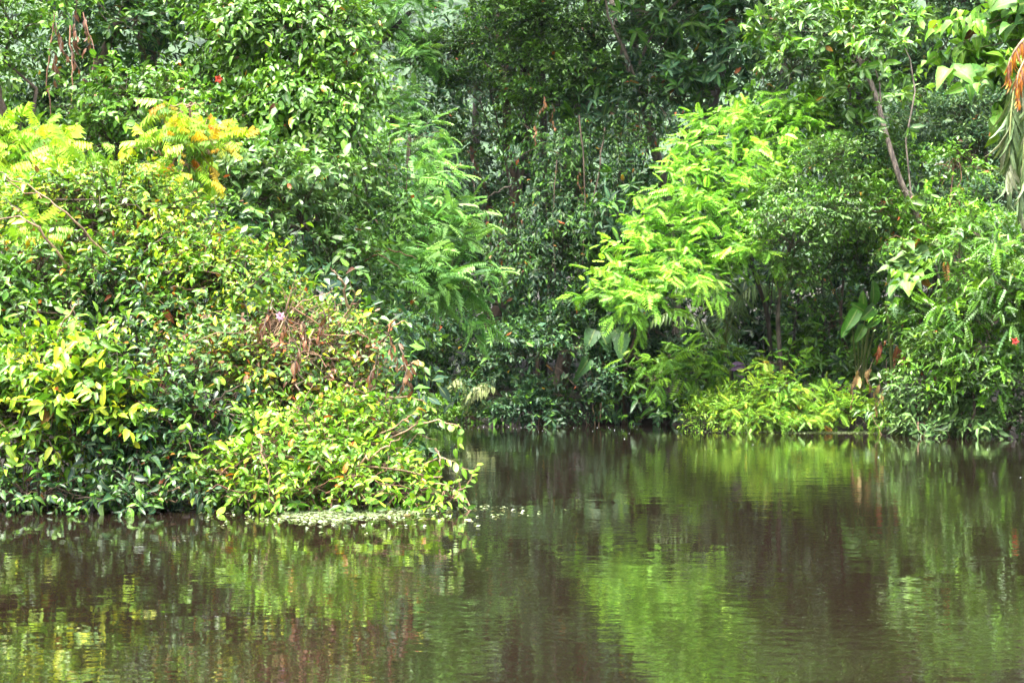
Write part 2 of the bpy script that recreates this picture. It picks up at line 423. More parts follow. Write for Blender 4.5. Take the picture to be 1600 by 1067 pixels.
SP = {
    'big_glossy': S(shape='oval', L=(0.065, 0.125), ratio=0.21, per=7, twig=0.26, clump=0.30, lai=2.6, pal=YELG[1:] + BRIGHT + [(0.05, 0.13, 0.02)], droop=0.45, stick=0.5, dead=0.012),
    'dark_glossy': S(shape='oval', L=(0.05, 0.095), ratio=0.23, per=7, twig=0.24, clump=0.28, lai=2.6, pal=MIDG + DARKG, droop=0.5, stick=0.5, dead=0.02),
    'sun_tangle': S(shape='oval', L=(0.04, 0.08), ratio=0.24, per=7, twig=0.24, clump=0.26, lai=2.5, pal=YELG + BRIGHT, droop=0.35, stick=0.6, dead=0.03, deadcol=ORANGE + DEAD),
    'red_tangle': S(shape='oval', L=(0.035, 0.075), ratio=0.25, per=6, twig=0.24, clump=0.26, lai=2.3, pal=YELG[1:] + MIDG + PALE, droop=0.5, stick=0.8, dead=0.13, deadcol=BROWN + DEAD),
    'vine': S(shape='oval_mid', L=(0.06, 0.10), ratio=0.28, per=7, twig=0.24, clump=0.26, lai=2.4, pal=BRIGHT + MIDG, droop=0.45, stick=0.4, dead=0.01),
    'curtain': S(shape='oval_mid', L=(0.07, 0.12), ratio=0.24, per=7, twig=0.28, clump=0.30, lai=2.5, pal=BRIGHT + MIDG, droop=0.6, sag=0.5, tdown=0.25, stick=0.25, dead=0.006),
    'pale_glossy': S(shape='oval_mid', L=(0.08, 0.13), ratio=0.24, per=7, twig=0.26, clump=0.30, lai=2.4, pal=PALE + MIDG, droop=0.5, stick=0.3),
    'small': S(pal=MIDG + BRIGHT[:2], clump=0.46, flat=0.42, lai=1.9, up=1.0),
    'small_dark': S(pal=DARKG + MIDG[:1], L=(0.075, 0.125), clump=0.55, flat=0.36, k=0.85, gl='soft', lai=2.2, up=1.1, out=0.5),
    'small_blue': S(pal=BLUEG + PALE[:1], L=(0.06, 0.10), clump=0.42, flat=0.42, gl='soft', up=1.0),
    'small_bright': S(pal=BRIGHT + MIDG[:1], clump=0.40, flat=0.6),
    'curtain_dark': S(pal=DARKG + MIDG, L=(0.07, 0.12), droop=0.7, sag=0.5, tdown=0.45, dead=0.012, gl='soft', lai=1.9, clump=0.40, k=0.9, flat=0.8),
    'whorl': S(shape='oval_mid', L=(0.17, 0.27), ratio=0.15, per=8, twig=0.20, clump=0.5, lai=1.7, rosette=True, pal=DARKG + MIDG[:2] + BLUEG[:1], droop=0.25, stick=0.3, gl='soft'),
    'whorl_light': S(shape='oval_mid', L=(0.12, 0.19), ratio=0.18, per=8, twig=0.22, clump=0.38, flat=0.45, lai=1.7, rosette=True, pal=PALE + BRIGHT, droop=0.25, stick=0.4),
    'layered': S(pal=PALE + BRIGHT[:2], flat=0.40, L=(0.06, 0.10), up=1.2, out=0.3, clump=0.36),
    'lime_feather': S(shape='feather', gl='soft', L=(0.15, 0.25), ratio=0.30, per=5, twig=0.28, clump=0.30, flat=0.28, lai=1.6, pal=LIME, droop=0.32, up=0.85, out=0.85, jit=0.3, stick=0.3, dead=0, sag=0.12, k=1.15),
    'green_feather': S(shape='feather', gl='soft', L=(0.20, 0.34), ratio=0.30, per=5, twig=0.28, clump=0.38, flat=0.45, lai=2.3, pal=FEATH, droop=0.35, up=0.75, out=0.95, jit=0.3, stick=0.3, dead=0, sag=0.15),
    'lime_bush': S(shape='feather', gl='soft', L=(0.11, 0.18), ratio=0.30, per=4, twig=0.26, clump=0.26, flat=0.45, lai=1.5, pal=LIMEY + LIME[:1], droop=0.3, up=0.8, out=0.95, stick=0.6, dead=0.015, deadcol=ORANGE, sag=0.15),
    'lime_small': S(pal=LIMEY + BRIGHT[2:], L=(0.05, 0.085), clump=0.22, flat=0.6, twig=0.2),
    'drooping_sapling': S(shape='hanging', gl='soft', L=(0.12, 0.20), ratio=0.36, per=4, twig=0.22, clump=0.24, flat=0.5, lai=2.8, pal=YELG[:2] + LIMEY, droop=0.20, up=1.6, out=0.2, jit=0.15, stick=0.7, dead=0.015, deadcol=ORANGE),
    'golden_sapling': S(shape='hanging', gl='soft', L=(0.10, 0.17), ratio=0.36, per=4, twig=0.22, clump=0.24, flat=0.5, lai=1.9, pal=YELG + LIMEY + ORANGE[2:], droop=0.20, up=1.6, out=0.2, jit=0.15, stick=0.8, dead=0.06, deadcol=ORANGE),
    'heart': S(shape='heart', L=(0.13, 0.21), ratio=0.40, per=6, twig=0.36, clump=0.36, lai=2.4, pal=BRIGHT + MIDG + YELG[3:], droop=0.75, up=0.5, out=0.8, stick=0.5, gl='soft'),
    'fern_spray': S(shape='fern', gl='wet', L=(0.16, 0.26), ratio=0.20, per=5, twig=0.34, clump=0.34, flat=0.5, lai=2.0, pal=BRIGHT + PALE[:1] + MIDG[:1], droop=0.6, up=0.6, out=1.1, stick=0.3),
    'groundcover': S(shape='oval_mid', L=(0.09, 0.14), ratio=0.16, per=6, twig=0.20, clump=0.24, lai=2.0, pal=PALE + BRIGHT[:2], droop=0.3),
    'low_glossy': S(shape='oval_mid', L=(0.12, 0.19), ratio=0.18, per=7, twig=0.18, clump=0.30, lai=1.9, rosette=True, pal=MIDG + BRIGHT[:1], droop=0.3),
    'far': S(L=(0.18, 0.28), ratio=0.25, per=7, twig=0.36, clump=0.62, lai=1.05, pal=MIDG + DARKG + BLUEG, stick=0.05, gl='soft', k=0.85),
    'far_top': S(L=(0.5, 0.8), ratio=0.30, per=6, twig=0.9, clump=1.7, lai=1.0, pal=MIDG + DARKG, stick=0.05),
}

def gen(lobes, sp, rng):
    """leaves on twigs on clumps spread through the lobes of one plant"""
    tp, td, to, tc, tb, seg = [], [], [], [], [], []
    la = 0.62 * np.mean(sp['L']) ** 2 * sp['ratio'] * 2 * (0.7 if sp['shape'] in ('feather', 'fern', 'hanging') else 1.0)
    for c, R in lobes:
        R = np.asarray(R, float)
        A = 4 * math.pi * (((R[0] * R[1]) ** 1.6 + (R[0] * R[2]) ** 1.6 + (R[1] * R[2]) ** 1.6) / 3) ** (1 / 1.6)
        cl = min(sp['clump'], 0.75 * R.min() + 0.08)
        ns = max(3, int(sp['k'] * A / (math.pi * cl * cl)))
        u = unit(rng.normal(0, 1, (ns * 3, 3)))
        keep = ~(((u[:, 1] > 0.35) & (rng.random(len(u)) < 0.75)) | ((u[:, 2] < -0.35) & (rng.random(len(u)) < 0.5)))
        u = u[keep][:ns]
        sc = c + u * R * rng.uniform(0.30, 1.0, (len(u), 1))
        cs = cl * rng.uniform(0.65, 1.25, len(u))
        for i in range(len(u)):
            off = 0.4 if (c[2] - CAMZ) / abs(c[1]) > 0.27 else 1.0       # crowns above the view: thinner
            nt_ = max(2, int(off * sp['lai'] * math.pi * cs[i] ** 2 / (la * sp['per'])))
            v = unit(rng.normal(0, 1, (nt_, 3))) * rng.uniform(0.3, 1.0, (nt_, 1)) ** 0.5
            p = sc[i] + v * cs[i] * np.array([1, 1, sp['flat']])
            out = unit(0.7 * u[i] + 0.7 * v + 0.25 * UP)
            d = unit(out + rng.normal(0, 0.3, (nt_, 3)) - UP * sp['tdown'])
            tp.append(p); td.append(d); to.append(out)
            ci = rng.integers(0, len(sp['pal']))
            tb.append(np.full(nt_, rng.uniform(0.7, 1.35)))
            tc.append(np.where(rng.random(nt_) < 0.35, ci, rng.integers(0, len(sp['pal']), nt_)))
            seg.append(np.repeat(sc[i][None] - u[i] * cs[i] * 0.8, nt_, 0))
    tp, td, to, tc, tb, seg = map(np.concatenate, (tp, td, to, tc, tb, seg))
    ok = tp[:, 2] > -0.02
    tp, td, to, tc, tb, seg = tp[ok], td[ok], to[ok], tc[ok], tb[ok], seg[ok]
    T, m = len(tp), sp['per']
    ln = sp['twig'] * rng.uniform(0.6, 1.3, T)
    twl = tb * rng.uniform(0.75, 1.25, T)
    tdr = rng.uniform(0.1, 1.6, T)
    tsz = 0.5 + 0.75 * rng.random(T) ** 1.3
    pal = np.array(sp['pal'])
    P_, D_, X_, Z_, L_, W_, C_ = [], [], [], [], [], [], []
    dc = np.array(sp['deadcol'])
    for j in range(m):
        keep = rng.random(T) < 0.9
        N0 = unit(UP * sp['up'] + to * sp['out'] + rng.normal(0, sp['jit'], (T, 3)))
        if sp['rosette']:
            a = unit(np.cross(td, np.array([0.3, 0.8, 0.2]))); b = np.cross(td, a)
            ph = 2.4 * j + rng.uniform(0, 0.6, T) + tc * 1.7
            rad = a * np.cos(ph)[:, None] + b * np.sin(ph)[:, None]
            el = math.radians(72 - 5 * j)
            base = tp + td * (ln * (0.7 + 0.3 * j / m))[:, None]
            D = td * math.cos(el) + rad * math.sin(el)
            N0 = unit(td * 0.9 + UP * 0.5 - rad * 0.2 + rng.normal(0, 0.15, (T, 3)))
        else:
            t = (j + 0.7) / m
            base = tp + td * (ln * t)[:, None] - UP * (ln * sp['sag'] * t * t)[:, None]
            side = unit(np.cross(td, N0))
            s = 1.0 if j % 2 else -1.0
            an = math.radians(sp['ang']) * (1.0 if j < m - 1 else 0.15)
            D = td * math.cos(an) + side * (s * math.sin(an))
        D = unit(D - UP * (sp['droop'] * tdr)[:, None] + rng.normal(0, 0.26, (T, 3)))
        X = unit(np.cross(D, N0)); Z = np.cross(X, D)
        flip = Z[:, 2] < -0.2
        X[flip] *= -1; Z[flip] *= -1
        Ln = tsz * rng.uniform(sp['L'][0], sp['L'][1], T) * (0.8 + 0.4 * rng.random(T))
        col = pal[np.where(rng.random(T) < 0.7, tc, rng.integers(0, len(pal), T))] * (twl * rng.uniform(0.8, 1.25, T))[:, None]
        gro = (j / max(m - 1, 1) - 0.5) * 0.45          # young leaves at the twig's end are paler and yellower
        col = col * np.array([1 + 1.2 * gro, 1 + 0.7 * gro, 1 + 0.2 * gro])
        isd = rng.random(T) < sp['dead']
        col[isd] = dc[rng.integers(0, len(dc), isd.sum())]
        for lst, val in ((P_, base), (D_, D), (X_, X), (Z_, Z), (L_, Ln), (W_, Ln * sp['ratio'] * rng.uniform(0.85, 1.15, T)), (C_, col)):
            lst.append(val[keep])
    lv = dict(P=np.concatenate(P_), D=np.concatenate(D_), X=np.concatenate(X_), Z=np.concatenate(Z_), L=np.concatenate(L_), W=np.concatenate(W_), C=np.concatenate(C_))
    low = lv['P'][:, 2] + np.minimum(lv['D'][:, 2], 0) * lv['L'] > -0.04
    lv = {k: v[low] for k, v in lv.items()}
    st = rng.random(T) < sp['stick']
    sticks = [(np.stack([seg[i], (seg[i] + tp[i]) / 2 + UP * 0.03, tp[i], tp[i] + td[i] * ln[i] * 0.9 - UP * ln[i] * sp['sag'] * 0.8]), (0.006, 0.005, 0.004, 0.002)) for i in np.nonzero(st)[0]]
    return lv, sticks

def take(lv, n, base):
    """split off the n leaves that show largest from the river: indices"""
    if n <= 0:
        return np.zeros(len(lv['P']), bool)
    c = lv['P'] + lv['D'] * lv['L'][:, None] * 0.5
    y = c[:, 1]
    px = 800 + c[:, 0] / y * FOC; py = HORY - (c[:, 2] - CAMZ) / y * FOC
    size = lv['L'] / y * FOC
    cell = np.maximum(8, np.median(size) * 0.55)
    key = (np.floor(px / cell).astype(int) + 400) * 10000 + np.floor(py / cell).astype(int) + 400
    o = np.lexsort((y, key))
    first = np.ones(len(o), bool); first[1:] = key[o][1:] != key[o][:-1]
    cand = o[first]
    vis = (px[cand] > -10) & (px[cand] < 1610) & (py[cand] > -10) & (py[cand] < 830)
    cand = cand[vis]
    face = np.abs(lv['Z'][cand, 1]) * 0.7 + 0.3
    cand = cand[np.argsort(-size[cand] * face)][:n]
    m = np.zeros(len(lv['P']), bool); m[cand] = True
    return m

NPLANT = [0]
def lobes_px(spec):
    out = []
    for l in spec:
        px, py, D, rx, ry = l[:5]
        dep = l[5] if len(l) > 5 else 0.7
        rxm, rym = rx / FOC * D, ry / FOC * D
        out.append((at(px, py, D), (rxm, dep * (rxm + rym) / 2, rym)))
    return out

def plant(name, label, cat, spec, kind, base=None, trunk_r=0.05, bark='brown', leaves=0, group=None, limbs=4, trunk=None, crown='crown', extra=None, pal=None, stick_bark=None, shoots=(), vines=0, dips=0, autos=0):
    """one tree, shrub or climber: Empty at its foot > trunk, limb, twigs, crown, single leaves"""
    NPLANT[0] += 1
    rng = np.random.default_rng(1000 + NPLANT[0] * 17)
    lobes = lobes_px(spec)
    sp = dict(SP[kind])
    if pal: sp['pal'] = pal
    if extra: sp.update(extra)
    cen = np.mean([l[0] for l in lobes], axis=0)
    if base is None:
        base = (cen[0], cen[1] + 0.25)
    foot = np.array([base[0], base[1], gz(*base) - 0.06])
    root = link(name, None, None, foot, label=label, category=cat, group=group)
    root.empty_display_size = 0.2
    # trunk and limbs
    top = max(lobes, key=lambda l: l[0][2])[0]
    if trunk is not None:
        pts = np.array([at(*q[:3]) for q in trunk]); rad = np.array([q[3] / FOC * q[2] / 2 for q in trunk])
        pts = np.vstack([foot, pts]) if pts[0][2] > foot[2] + 0.15 else pts
        if len(rad) < len(pts): rad = np.concatenate([[rad[0] * 1.2], rad])
        # smooth the path with a few extra stations
        t0 = np.arange(len(pts)); tt = np.linspace(0, len(pts) - 1, len(pts) * 4)
        pts = np.stack([np.interp(tt, t0, pts[:, i]) for i in range(3)], -1); rad = np.interp(tt, t0, rad)
        pts[1:-1] = (pts[:-2] + 2 * pts[1:-1] + pts[2:]) / 4
    else:
        pts = bent(foot, top, rng, 9, 0.0, 0.10); rad = np.linspace(trunk_r, trunk_r * 0.35, 9)
    link('trunk' if cat in ('tree', 'palm') else 'stem', tubes('trunk', [(pts - foot, rad)], BARK[bark], 8), root)
    order = sorted(range(len(lobes)), key=lambda i: -lobes[i][1][0])
    for i in order[:limbs]:
        c, R = lobes[i]
        s = pts[int(len(pts) * rng.uniform(0.35, 0.8))]
        tip = c + unit(rng.normal(0, 1, 3)) * np.array(R) * 0.5
        b = bent(s, tip, rng, 7, 0.08, 0.12)
        link('limb', tubes('limb', [(b - foot, np.linspace(rad.mean() * 0.36, 0.006, 7))], BARK[bark], 6), root)
    lv, sticks = gen(lobes, sp, rng)
    pick = take(lv, leaves, foot)
    shoots = list(shoots)
    for _ in range(autos):          # young shoots standing out of the outline all over the plant
        c, R = lobes[rng.integers(0, len(lobes))]
        u = unit((rng.normal(0, 1, 3) + np.array([0, -0.5, 0.7]))[None])[0]
        p0 = c + u * np.array(R) * 0.5; p1 = c + u * (np.array(R) + 0.10)
        p2 = p1 + unit((u + UP * rng.uniform(-0.5, 0.9))[None])[0] * rng.uniform(0.10, 0.28)
        shoots.append((np.array([p0, p1, p2]), int(rng.integers(6, 12)), rng.uniform(0.8, 1.3)))
    for sh in shoots:
        b, sl = shoot_leaves(sh, sp, rng)
        link('shoot', tubes('shoot', [(b - foot, np.linspace(0.009, 0.002, len(b)))], BARK[stick_bark or bark], 5), root)
        lv = {k: np.concatenate([lv[k], sl[k]]) for k in lv}
        pick = np.concatenate([pick, np.full(len(sl['P']), not isinstance(sh[0], np.ndarray))])
    rest = {k: v[~pick].copy() for k, v in lv.items()}
    rest['P'] -= foot
    part = link(crown, leaf_mesh(crown, rest, {'oval': 'oval_mid'}.get(sp['shape'], sp['shape']), sp['gl']), root, kind='stuff')
    if sticks:
        link('twigs', tubes('twigs', [(a - foot, r) for a, r in sticks[:900]], BARK[stick_bark or bark], 3), root, kind='stuff')
    for _ in range(vines):          # bare thin stems wandering over the front of the tangle
        c, R = lobes[rng.integers(0, len(lobes))]
        c2, R2 = lobes[rng.integers(0, len(lobes))]
        fr = np.array([0, -1.0, 0])
        p0 = c + (fr * 1.15 + rng.normal(0, 0.45, 3)) * R
        p1 = (c2 if np.linalg.norm(c2 - c) < 0.7 else c) + (fr * 1.2 + rng.normal(0, 0.7, 3)) * R
        p1[2] = max(p1[2], -0.03); p0[2] = max(p0[2], 0.02)
        b = bent(p0, p1, rng, 10, rng.uniform(-0.25, 0.25), 0.22)
        w = rng.uniform(0.0025, 0.0065)
        link('vine_stem', tubes('vine_stem', [(b - foot, np.linspace(w, w * 0.6, 10))], BARK[('dry', 'red', 'brown')[rng.integers(0, 3)]], 5), root)
    for _ in range(dips):           # stems and roots standing in the water at its edge
        c, R = lobes[rng.integers(0, len(lobes))]
        x = c[0] + rng.uniform(-1, 1) * R[0]; y = c[1] - R[1] * rng.uniform(0.2, 1.1)
        p0 = np.array([x + rng.normal(0, 0.08), y + 0.15, min(c[2] + 0.1, rng.uniform(0.15, 0.5))])
        b = bent(p0, np.array([x + rng.normal(0, 0.06), y, -0.06]), rng, 7, 0, 0.12)
        w = rng.uniform(0.003, 0.010)
        link('root', tubes('root', [(b - foot, np.linspace(w, w * 0.8, 7))], BARK[('dark', 'brown', 'dry')[rng.integers(0, 3)]], 5), root)
    nm = 'frond' if sp['shape'] in ('feather', 'fern', 'hanging') else 'leaf'
    me = unit_leaf(sp['shape'], sp['gl'])
    for i in np.nonzero(pick)[0]:
        single(nm, me, lv['P'][i] - foot, lv['X'][i] * lv['W'][i], lv['D'][i] * lv['L'][i], lv['Z'][i] * lv['L'][i], lv['C'][i], root)
    return root

def smooth_path(pts, n=14):
    """a curve through a few given points"""
    pts = np.asarray(pts, float)
    t0 = np.arange(len(pts)); tt = np.linspace(0, len(pts) - 1, n)
    q = np.stack([np.interp(tt, t0, pts[:, i]) for i in range(3)], -1)
    for _ in range(3):
        q[1:-1] = (q[:-2] + 2 * q[1:-1] + q[2:]) / 4
    return q

def along(b, n, t0, sp, rng, size=1.0, droop=None, pal=None):
    """n leaves set alternately on a stem b"""
    t = np.linspace(t0, 1.0, n)
    ix = t * (len(b) - 1)
    k = np.arange(len(b))
    P = np.stack([np.interp(ix, k, b[:, i]) for i in range(3)], -1)
    g = unit(np.gradient(b, axis=0))
    T = unit(np.stack([np.interp(ix, k, g[:, i]) for i in range(3)], -1))
    side = unit(np.cross(T, UP + rng.normal(0, 0.3, (n, 3))))
    s = np.where(np.arange(n) % 2 == 0, 1.0, -1.0)[:, None]
    D = unit(T * rng.uniform(0.3, 0.9, (n, 1)) + side * s * 0.8 - UP * (sp['droop'] if droop is None else droop) + rng.normal(0, 0.25, (n, 3)))
    N0 = unit(UP * 0.8 - np.array([0, 0.4, 0]) + rng.normal(0, 0.35, (n, 3)))
    X = unit(np.cross(D, N0)); Z = np.cross(X, D)
    f = Z[:, 2] < -0.2
    X[f] *= -1; Z[f] *= -1
    Ln = rng.uniform(sp['L'][0], sp['L'][1], n) * size * (1.15 - 0.4 * t)
    pl = np.array(pal or sp['pal'])
    col = pl[rng.integers(0, len(pl), n)] * rng.uniform(0.8, 1.2, (n, 1))
    d = rng.random(n) < sp['dead']
    dc = np.array(sp['deadcol'])
    col[d] = dc[rng.integers(0, len(dc), d.sum())]
    return dict(P=P, D=D, X=X, Z=Z, L=Ln, W=Ln * sp['ratio'] * rng.uniform(0.85, 1.15, n), C=col)

def shoot_leaves(sh, sp, rng):
    path, n, size = sh
    b = smooth_path(path if isinstance(path, np.ndarray) else [at(*q) for q in path])
    b[2:-1] += rng.normal(0, 0.006, b[2:-1].shape)
    return b, along(b, n, 0.22, sp, rng, size)

SN = [0]
def single(nm, me, P, x, y, z, col, parent):
    SN[0] += 1
    o = bpy.data.objects.new(nm, me[SN[0] % len(me)])
    C.objects.link(o)
    o.parent = parent
    o.matrix_basis = Matrix(((x[0], y[0], z[0], P[0]), (x[1], y[1], z[1], P[1]), (x[2], y[2], z[2], P[2]), (0, 0, 0, 1)))
    o.color = (*[float(c) for c in col], 1)
    return o

# ------------------------------------------------------------------ far wood behind everything
FARG = 'tall trees closing the view at the back'
for i, (lab, spec) in enumerate([
    ('tall hazy tree filling the gap behind the feathery crown, upper left of centre', [(400, 60, 34, 70, 170), (450, 330, 34, 90, 120), (600, 440, 33, 130, 120)]),
    ('tall dark tree far behind the central gap in the bank', [(800, 120, 31, 110, 150), (820, -140, 31, 150, 130), (760, 330, 30, 110, 130), (720, 500, 29, 120, 110)]),
    ('tall tree far behind the vine curtain right of the gap', [(930, 80, 30, 150, 170), (940, -160, 30, 240, 140), (930, 330, 29, 140, 150), (920, 530, 28, 130, 90)]),
    ('tall shaded tree behind the lime feathery crown', [(1130, 60, 30, 140, 160), (1140, -160, 30, 240, 140), (1130, 300, 29, 150, 150), (1110, 520, 27, 130, 90)]),
    ('tall bluish tree behind the leaning trunk, upper right', [(1340, 80, 30, 160, 160), (1350, -160, 30, 260, 140), (1340, 330, 28, 150, 150), (1320, 520, 26, 130, 90)]),
    ('tall tree behind the small-leaved crowns at the right edge', [(1540, 60, 29, 150, 150), (1560, -160, 29, 260, 140), (1530, 320, 27, 150, 150), (1560, 520, 25, 130, 100)]),
]):
    plant('forest_tree', lab, 'tree', spec, 'far', trunk_r=0.25, bark='dark', group=FARG, limbs=3, base=(at(spec[0][0], 0, 1)[0] * spec[0][2], spec[0][2] + 0.6))
for i, (px, D, lab) in enumerate([(-150, 24, 'dark tree standing deep behind the creeper wall at the far left'), (160, 25, 'dark tree standing deep behind the hanging dead leaves, upper left'),
                                  (400, 27, 'dark tree standing deep behind the creeper column on the near bank')]):
    plant('forest_tree', lab, 'tree', [(px, -40, D, 190, 200), (px, 260, D, 190, 170), (px + 30, -300, D, 260, 150), (px, 480, D, 180, 120)], 'far', trunk_r=0.25, bark='dark', group=FARG, limbs=3)
for px, D, lab in [(735, 36, 'dim tall tree closing the back of the central gap'), (1020, 35, 'dim tall tree far behind the leaning pale trunk of the centre'), (1240, 35, 'dim tall tree far behind the layered pale crown'), (1440, 34, 'dim tall tree far behind the blue-green crown')]:
    plant('forest_tree', lab, 'tree', [(px, -60, D, 110, 150), (px + 10, 180, D, 100, 150), (px - 10, 420, D, 110, 140)], 'far', trunk_r=0.2, bark='dark', group=FARG, limbs=2, extra=dict(L=(0.2, 0.3), pal=DARKG + BLUEG))
# the distant wood that reads as one mass
rngf = np.random.default_rng(5)
fl = [(np.array([x + rngf.uniform(-3, 3), y, 6 + (y - 300) * 0.95 + rngf.uniform(-2, 2)]), (9, 7, 7)) for x in np.arange(-110, 111, 14) for y in range(302, 420, 14)]
lvf, _ = gen(fl, dict(SP['far_top'], L=(1.6, 2.6), twig=3.0, clump=4.5, lai=0.45), rngf)
link('distant_forest', leaf_mesh('distant_forest', lvf, 'oval_small', 'wet'), kind='stuff', label='hazy distant jungle closing the view behind the banks', category='forest')

# dark leaf fill added behind the front rows so the gaps read as shade
ul = lobes_px([(px, py, 11.9 + 0.3 * (py < 560), 70, 60, 0.6) for px in range(-40, 600, 75) for py in (520, 600, 680, 745)] +
              [(px, py, 13.2, 80, 60, 0.6) for px in range(-40, 480, 90) for py in (400, 470)])
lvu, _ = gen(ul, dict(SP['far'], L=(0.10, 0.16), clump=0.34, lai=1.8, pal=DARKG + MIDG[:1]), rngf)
link('shade_fill', leaf_mesh('shade_fill', lvu, 'oval_small', 'wet'), kind='stuff', label='dark leaf fill added for shade inside the near left bank', category='shade_fill')
ul = lobes_px([(px, py, 26.3, 90, 60, 0.6) for px in (1020, 1100, 1180, 1260, 1340) for py in (400, 470, 540)] + [(px, py, 24.2 + 0.6 * (py < 560), 75, 55, 0.6) for px in range(600, 1640, 85) for py in (440, 530, 610) if not (1030 < px < 1310 and py < 600)])
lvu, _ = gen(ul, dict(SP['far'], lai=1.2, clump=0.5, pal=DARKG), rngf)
link('shade_fill', leaf_mesh('shade_fill', lvu, 'oval_small', 'wet'), kind='stuff', label='dark leaf fill added for shade deep in the far bank', category='shade_fill')

# unseen leaf layer added above the view to keep the wood in shade
def shade_layer(x0, x1, y0, y1, z0, z1, lai, rng):
    A = (x1 - x0) * (y1 - y0)
    n = int(lai * A / 0.14)
    P = np.stack([rng.uniform(x0, x1, n), rng.uniform(y0, y1, n), rng.uniform(z0, z1, n)], -1)
    P[:, 2] += 0.7 * np.sin(P[:, 0] * 1.1 + P[:, 1] * 0.7) + 0.5 * np.sin(P[:, 1] * 1.7 - P[:, 0] * 0.6)
    edge = 0.5 * np.sin(P[:, 0] * 2.3) + 0.4 * np.sin(P[:, 0] * 5.1)
    P = P[P[:, 1] > y0 + 0.6 + edge]; n = len(P)
    D = unit(rng.normal(0, 1, (n, 3)) * np.array([1, 1, 0.35]) - UP * 0.3)
    N0 = unit(UP + rng.normal(0, 0.45, (n, 3)))
    X = unit(np.cross(D, N0)); Z = np.cross(X, D)
    Ln = rng.uniform(0.45, 0.85, n)
    pl = np.array(MIDG + DARKG)
    return dict(P=P, D=D, X=X, Z=Z, L=Ln, W=Ln * 0.26, C=pl[rng.integers(0, len(pl), n)])
rl = [shade_layer(-26, 30, 23.5, 33, 9.5, 13.0, 3.0, rngf), shade_layer(-3.8, 2.4, 21.6, 23.5, 8.4, 10.4, 2.6, rngf), shade_layer(2.3, 12, 21.3, 23.5, 8.0, 10.5, 3.4, rngf), shade_layer(-16, -3.6, 16.2, 23.5, 7.2, 9.5, 3.0, rngf)]
rl = {k: np.concatenate([r[k] for r in rl]) for k in rl[0]}
link('shade_canopy', leaf_mesh('shade_canopy', rl, 'oval_small', 'soft'), kind='stuff', label='unseen leaf layer added above the view to shade the wood', category='shade_canopy')

# unseen leaf mass added behind the boat to block the low sky
fo = [(np.array([x + rngf.uniform(-1, 1), y + rngf.uniform(-1, 1), z]), (3.6, 2.6, 2.8)) for x in np.arange(-30, 31, 5.5) for y, z in ((-15, 2.2), (-16, 6.5), (-17, 11), (-18, 15.5), (-19, 20))]
lvf, _ = gen(fo, dict(SP['far_top'], lai=1.1), rngf)
link('shade_forest', leaf_mesh('shade_forest', lvf, 'oval_small', 'wet'), kind='stuff', label='unseen jungle mass added behind the boat to block low sky light', category='forest')

# ------------------------------------------------------------------ left bank, tall wall of creepers (about 14-17 m away)
plant('creeper_tree', 'creeper-draped tree column with bright leaves rising at upper left of centre', 'tree',
      [(430, 40, 15.5, 120, 80), (500, 150, 15.2, 75, 90), (420, 180, 15.6, 90, 90), (520, 60, 15.4, 50, 60), (440, -110, 15.8, 150, 80), (350, 90, 16, 70, 90), (540, 170, 15.1, 36, 60)],
      'curtain', autos=24, trunk_r=0.14, leaves=230, limbs=5)
plant('leafy_tree', 'bright pale-leaved tree in the top left corner', 'tree', [(20, 60, 13.5, 55, 50), (30, -50, 13.6, 90, 60), (-60, 30, 13.6, 80, 90)], 'small_bright', trunk_r=0.09, extra=dict(L=(0.06, 0.10)))
plant('leafy_tree', 'shaded glossy tree with dead brown leaf clusters, left of the creeper column', 'tree',
      [(170, 30, 16, 80, 70), (250, 90, 16.4, 90, 80), (130, 150, 16.6, 90, 60), (220, -90, 16.2, 160, 80), (300, 170, 16.4, 70, 60), (60, 170, 16.8, 80, 60)],
      'small_dark', trunk_r=0.12, pal=MIDG + DARKG, extra=dict(shape='oval_mid', L=(0.09, 0.14)))
plant('leafy_shrub', 'rounded bright shrub below the dead leaf clusters on the left bank', 'shrub',
      [(215, 165, 14.2, 70, 45), (270, 210, 14, 60, 50), (180, 230, 14.2, 60, 50), (130, 180, 14.5, 40, 50)], 'vine', autos=10, trunk_r=0.04, leaves=120)
plant('glossy_shrub', 'pale glossy shrub glinting below the creeper column', 'shrub',
      [(420, 290, 14.2, 90, 55), (470, 350, 14, 60, 60), (370, 340, 13.8, 70, 60), (500, 270, 14.6, 50, 50), (520, 420, 14.3, 45, 50)], 'pale_glossy', autos=16, trunk_r=0.05, leaves=180)
plant('leafy_shrub', 'dense dark green shrub filling behind the golden sapling, left bank', 'shrub',
      [(300, 270, 14.8, 90, 60), (80, 260, 15, 110, 60), (200, 320, 14.4, 100, 60), (40, 340, 14.5, 80, 60), (330, 400, 13.6, 80, 60)], 'pale_glossy', trunk_r=0.05, pal=MIDG + DARKG[:2], leaves=80)
plant('leafy_shrub', 'green shrub between creeper column and drooping feathery tree', 'shrub',
      [(560, 260, 16.5, 50, 60), (570, 340, 16.2, 50, 60), (550, 430, 15.6, 60, 60), (600, 500, 15.2, 55, 50)], 'small', trunk_r=0.05, pal=MIDG + BLUEG[:1])

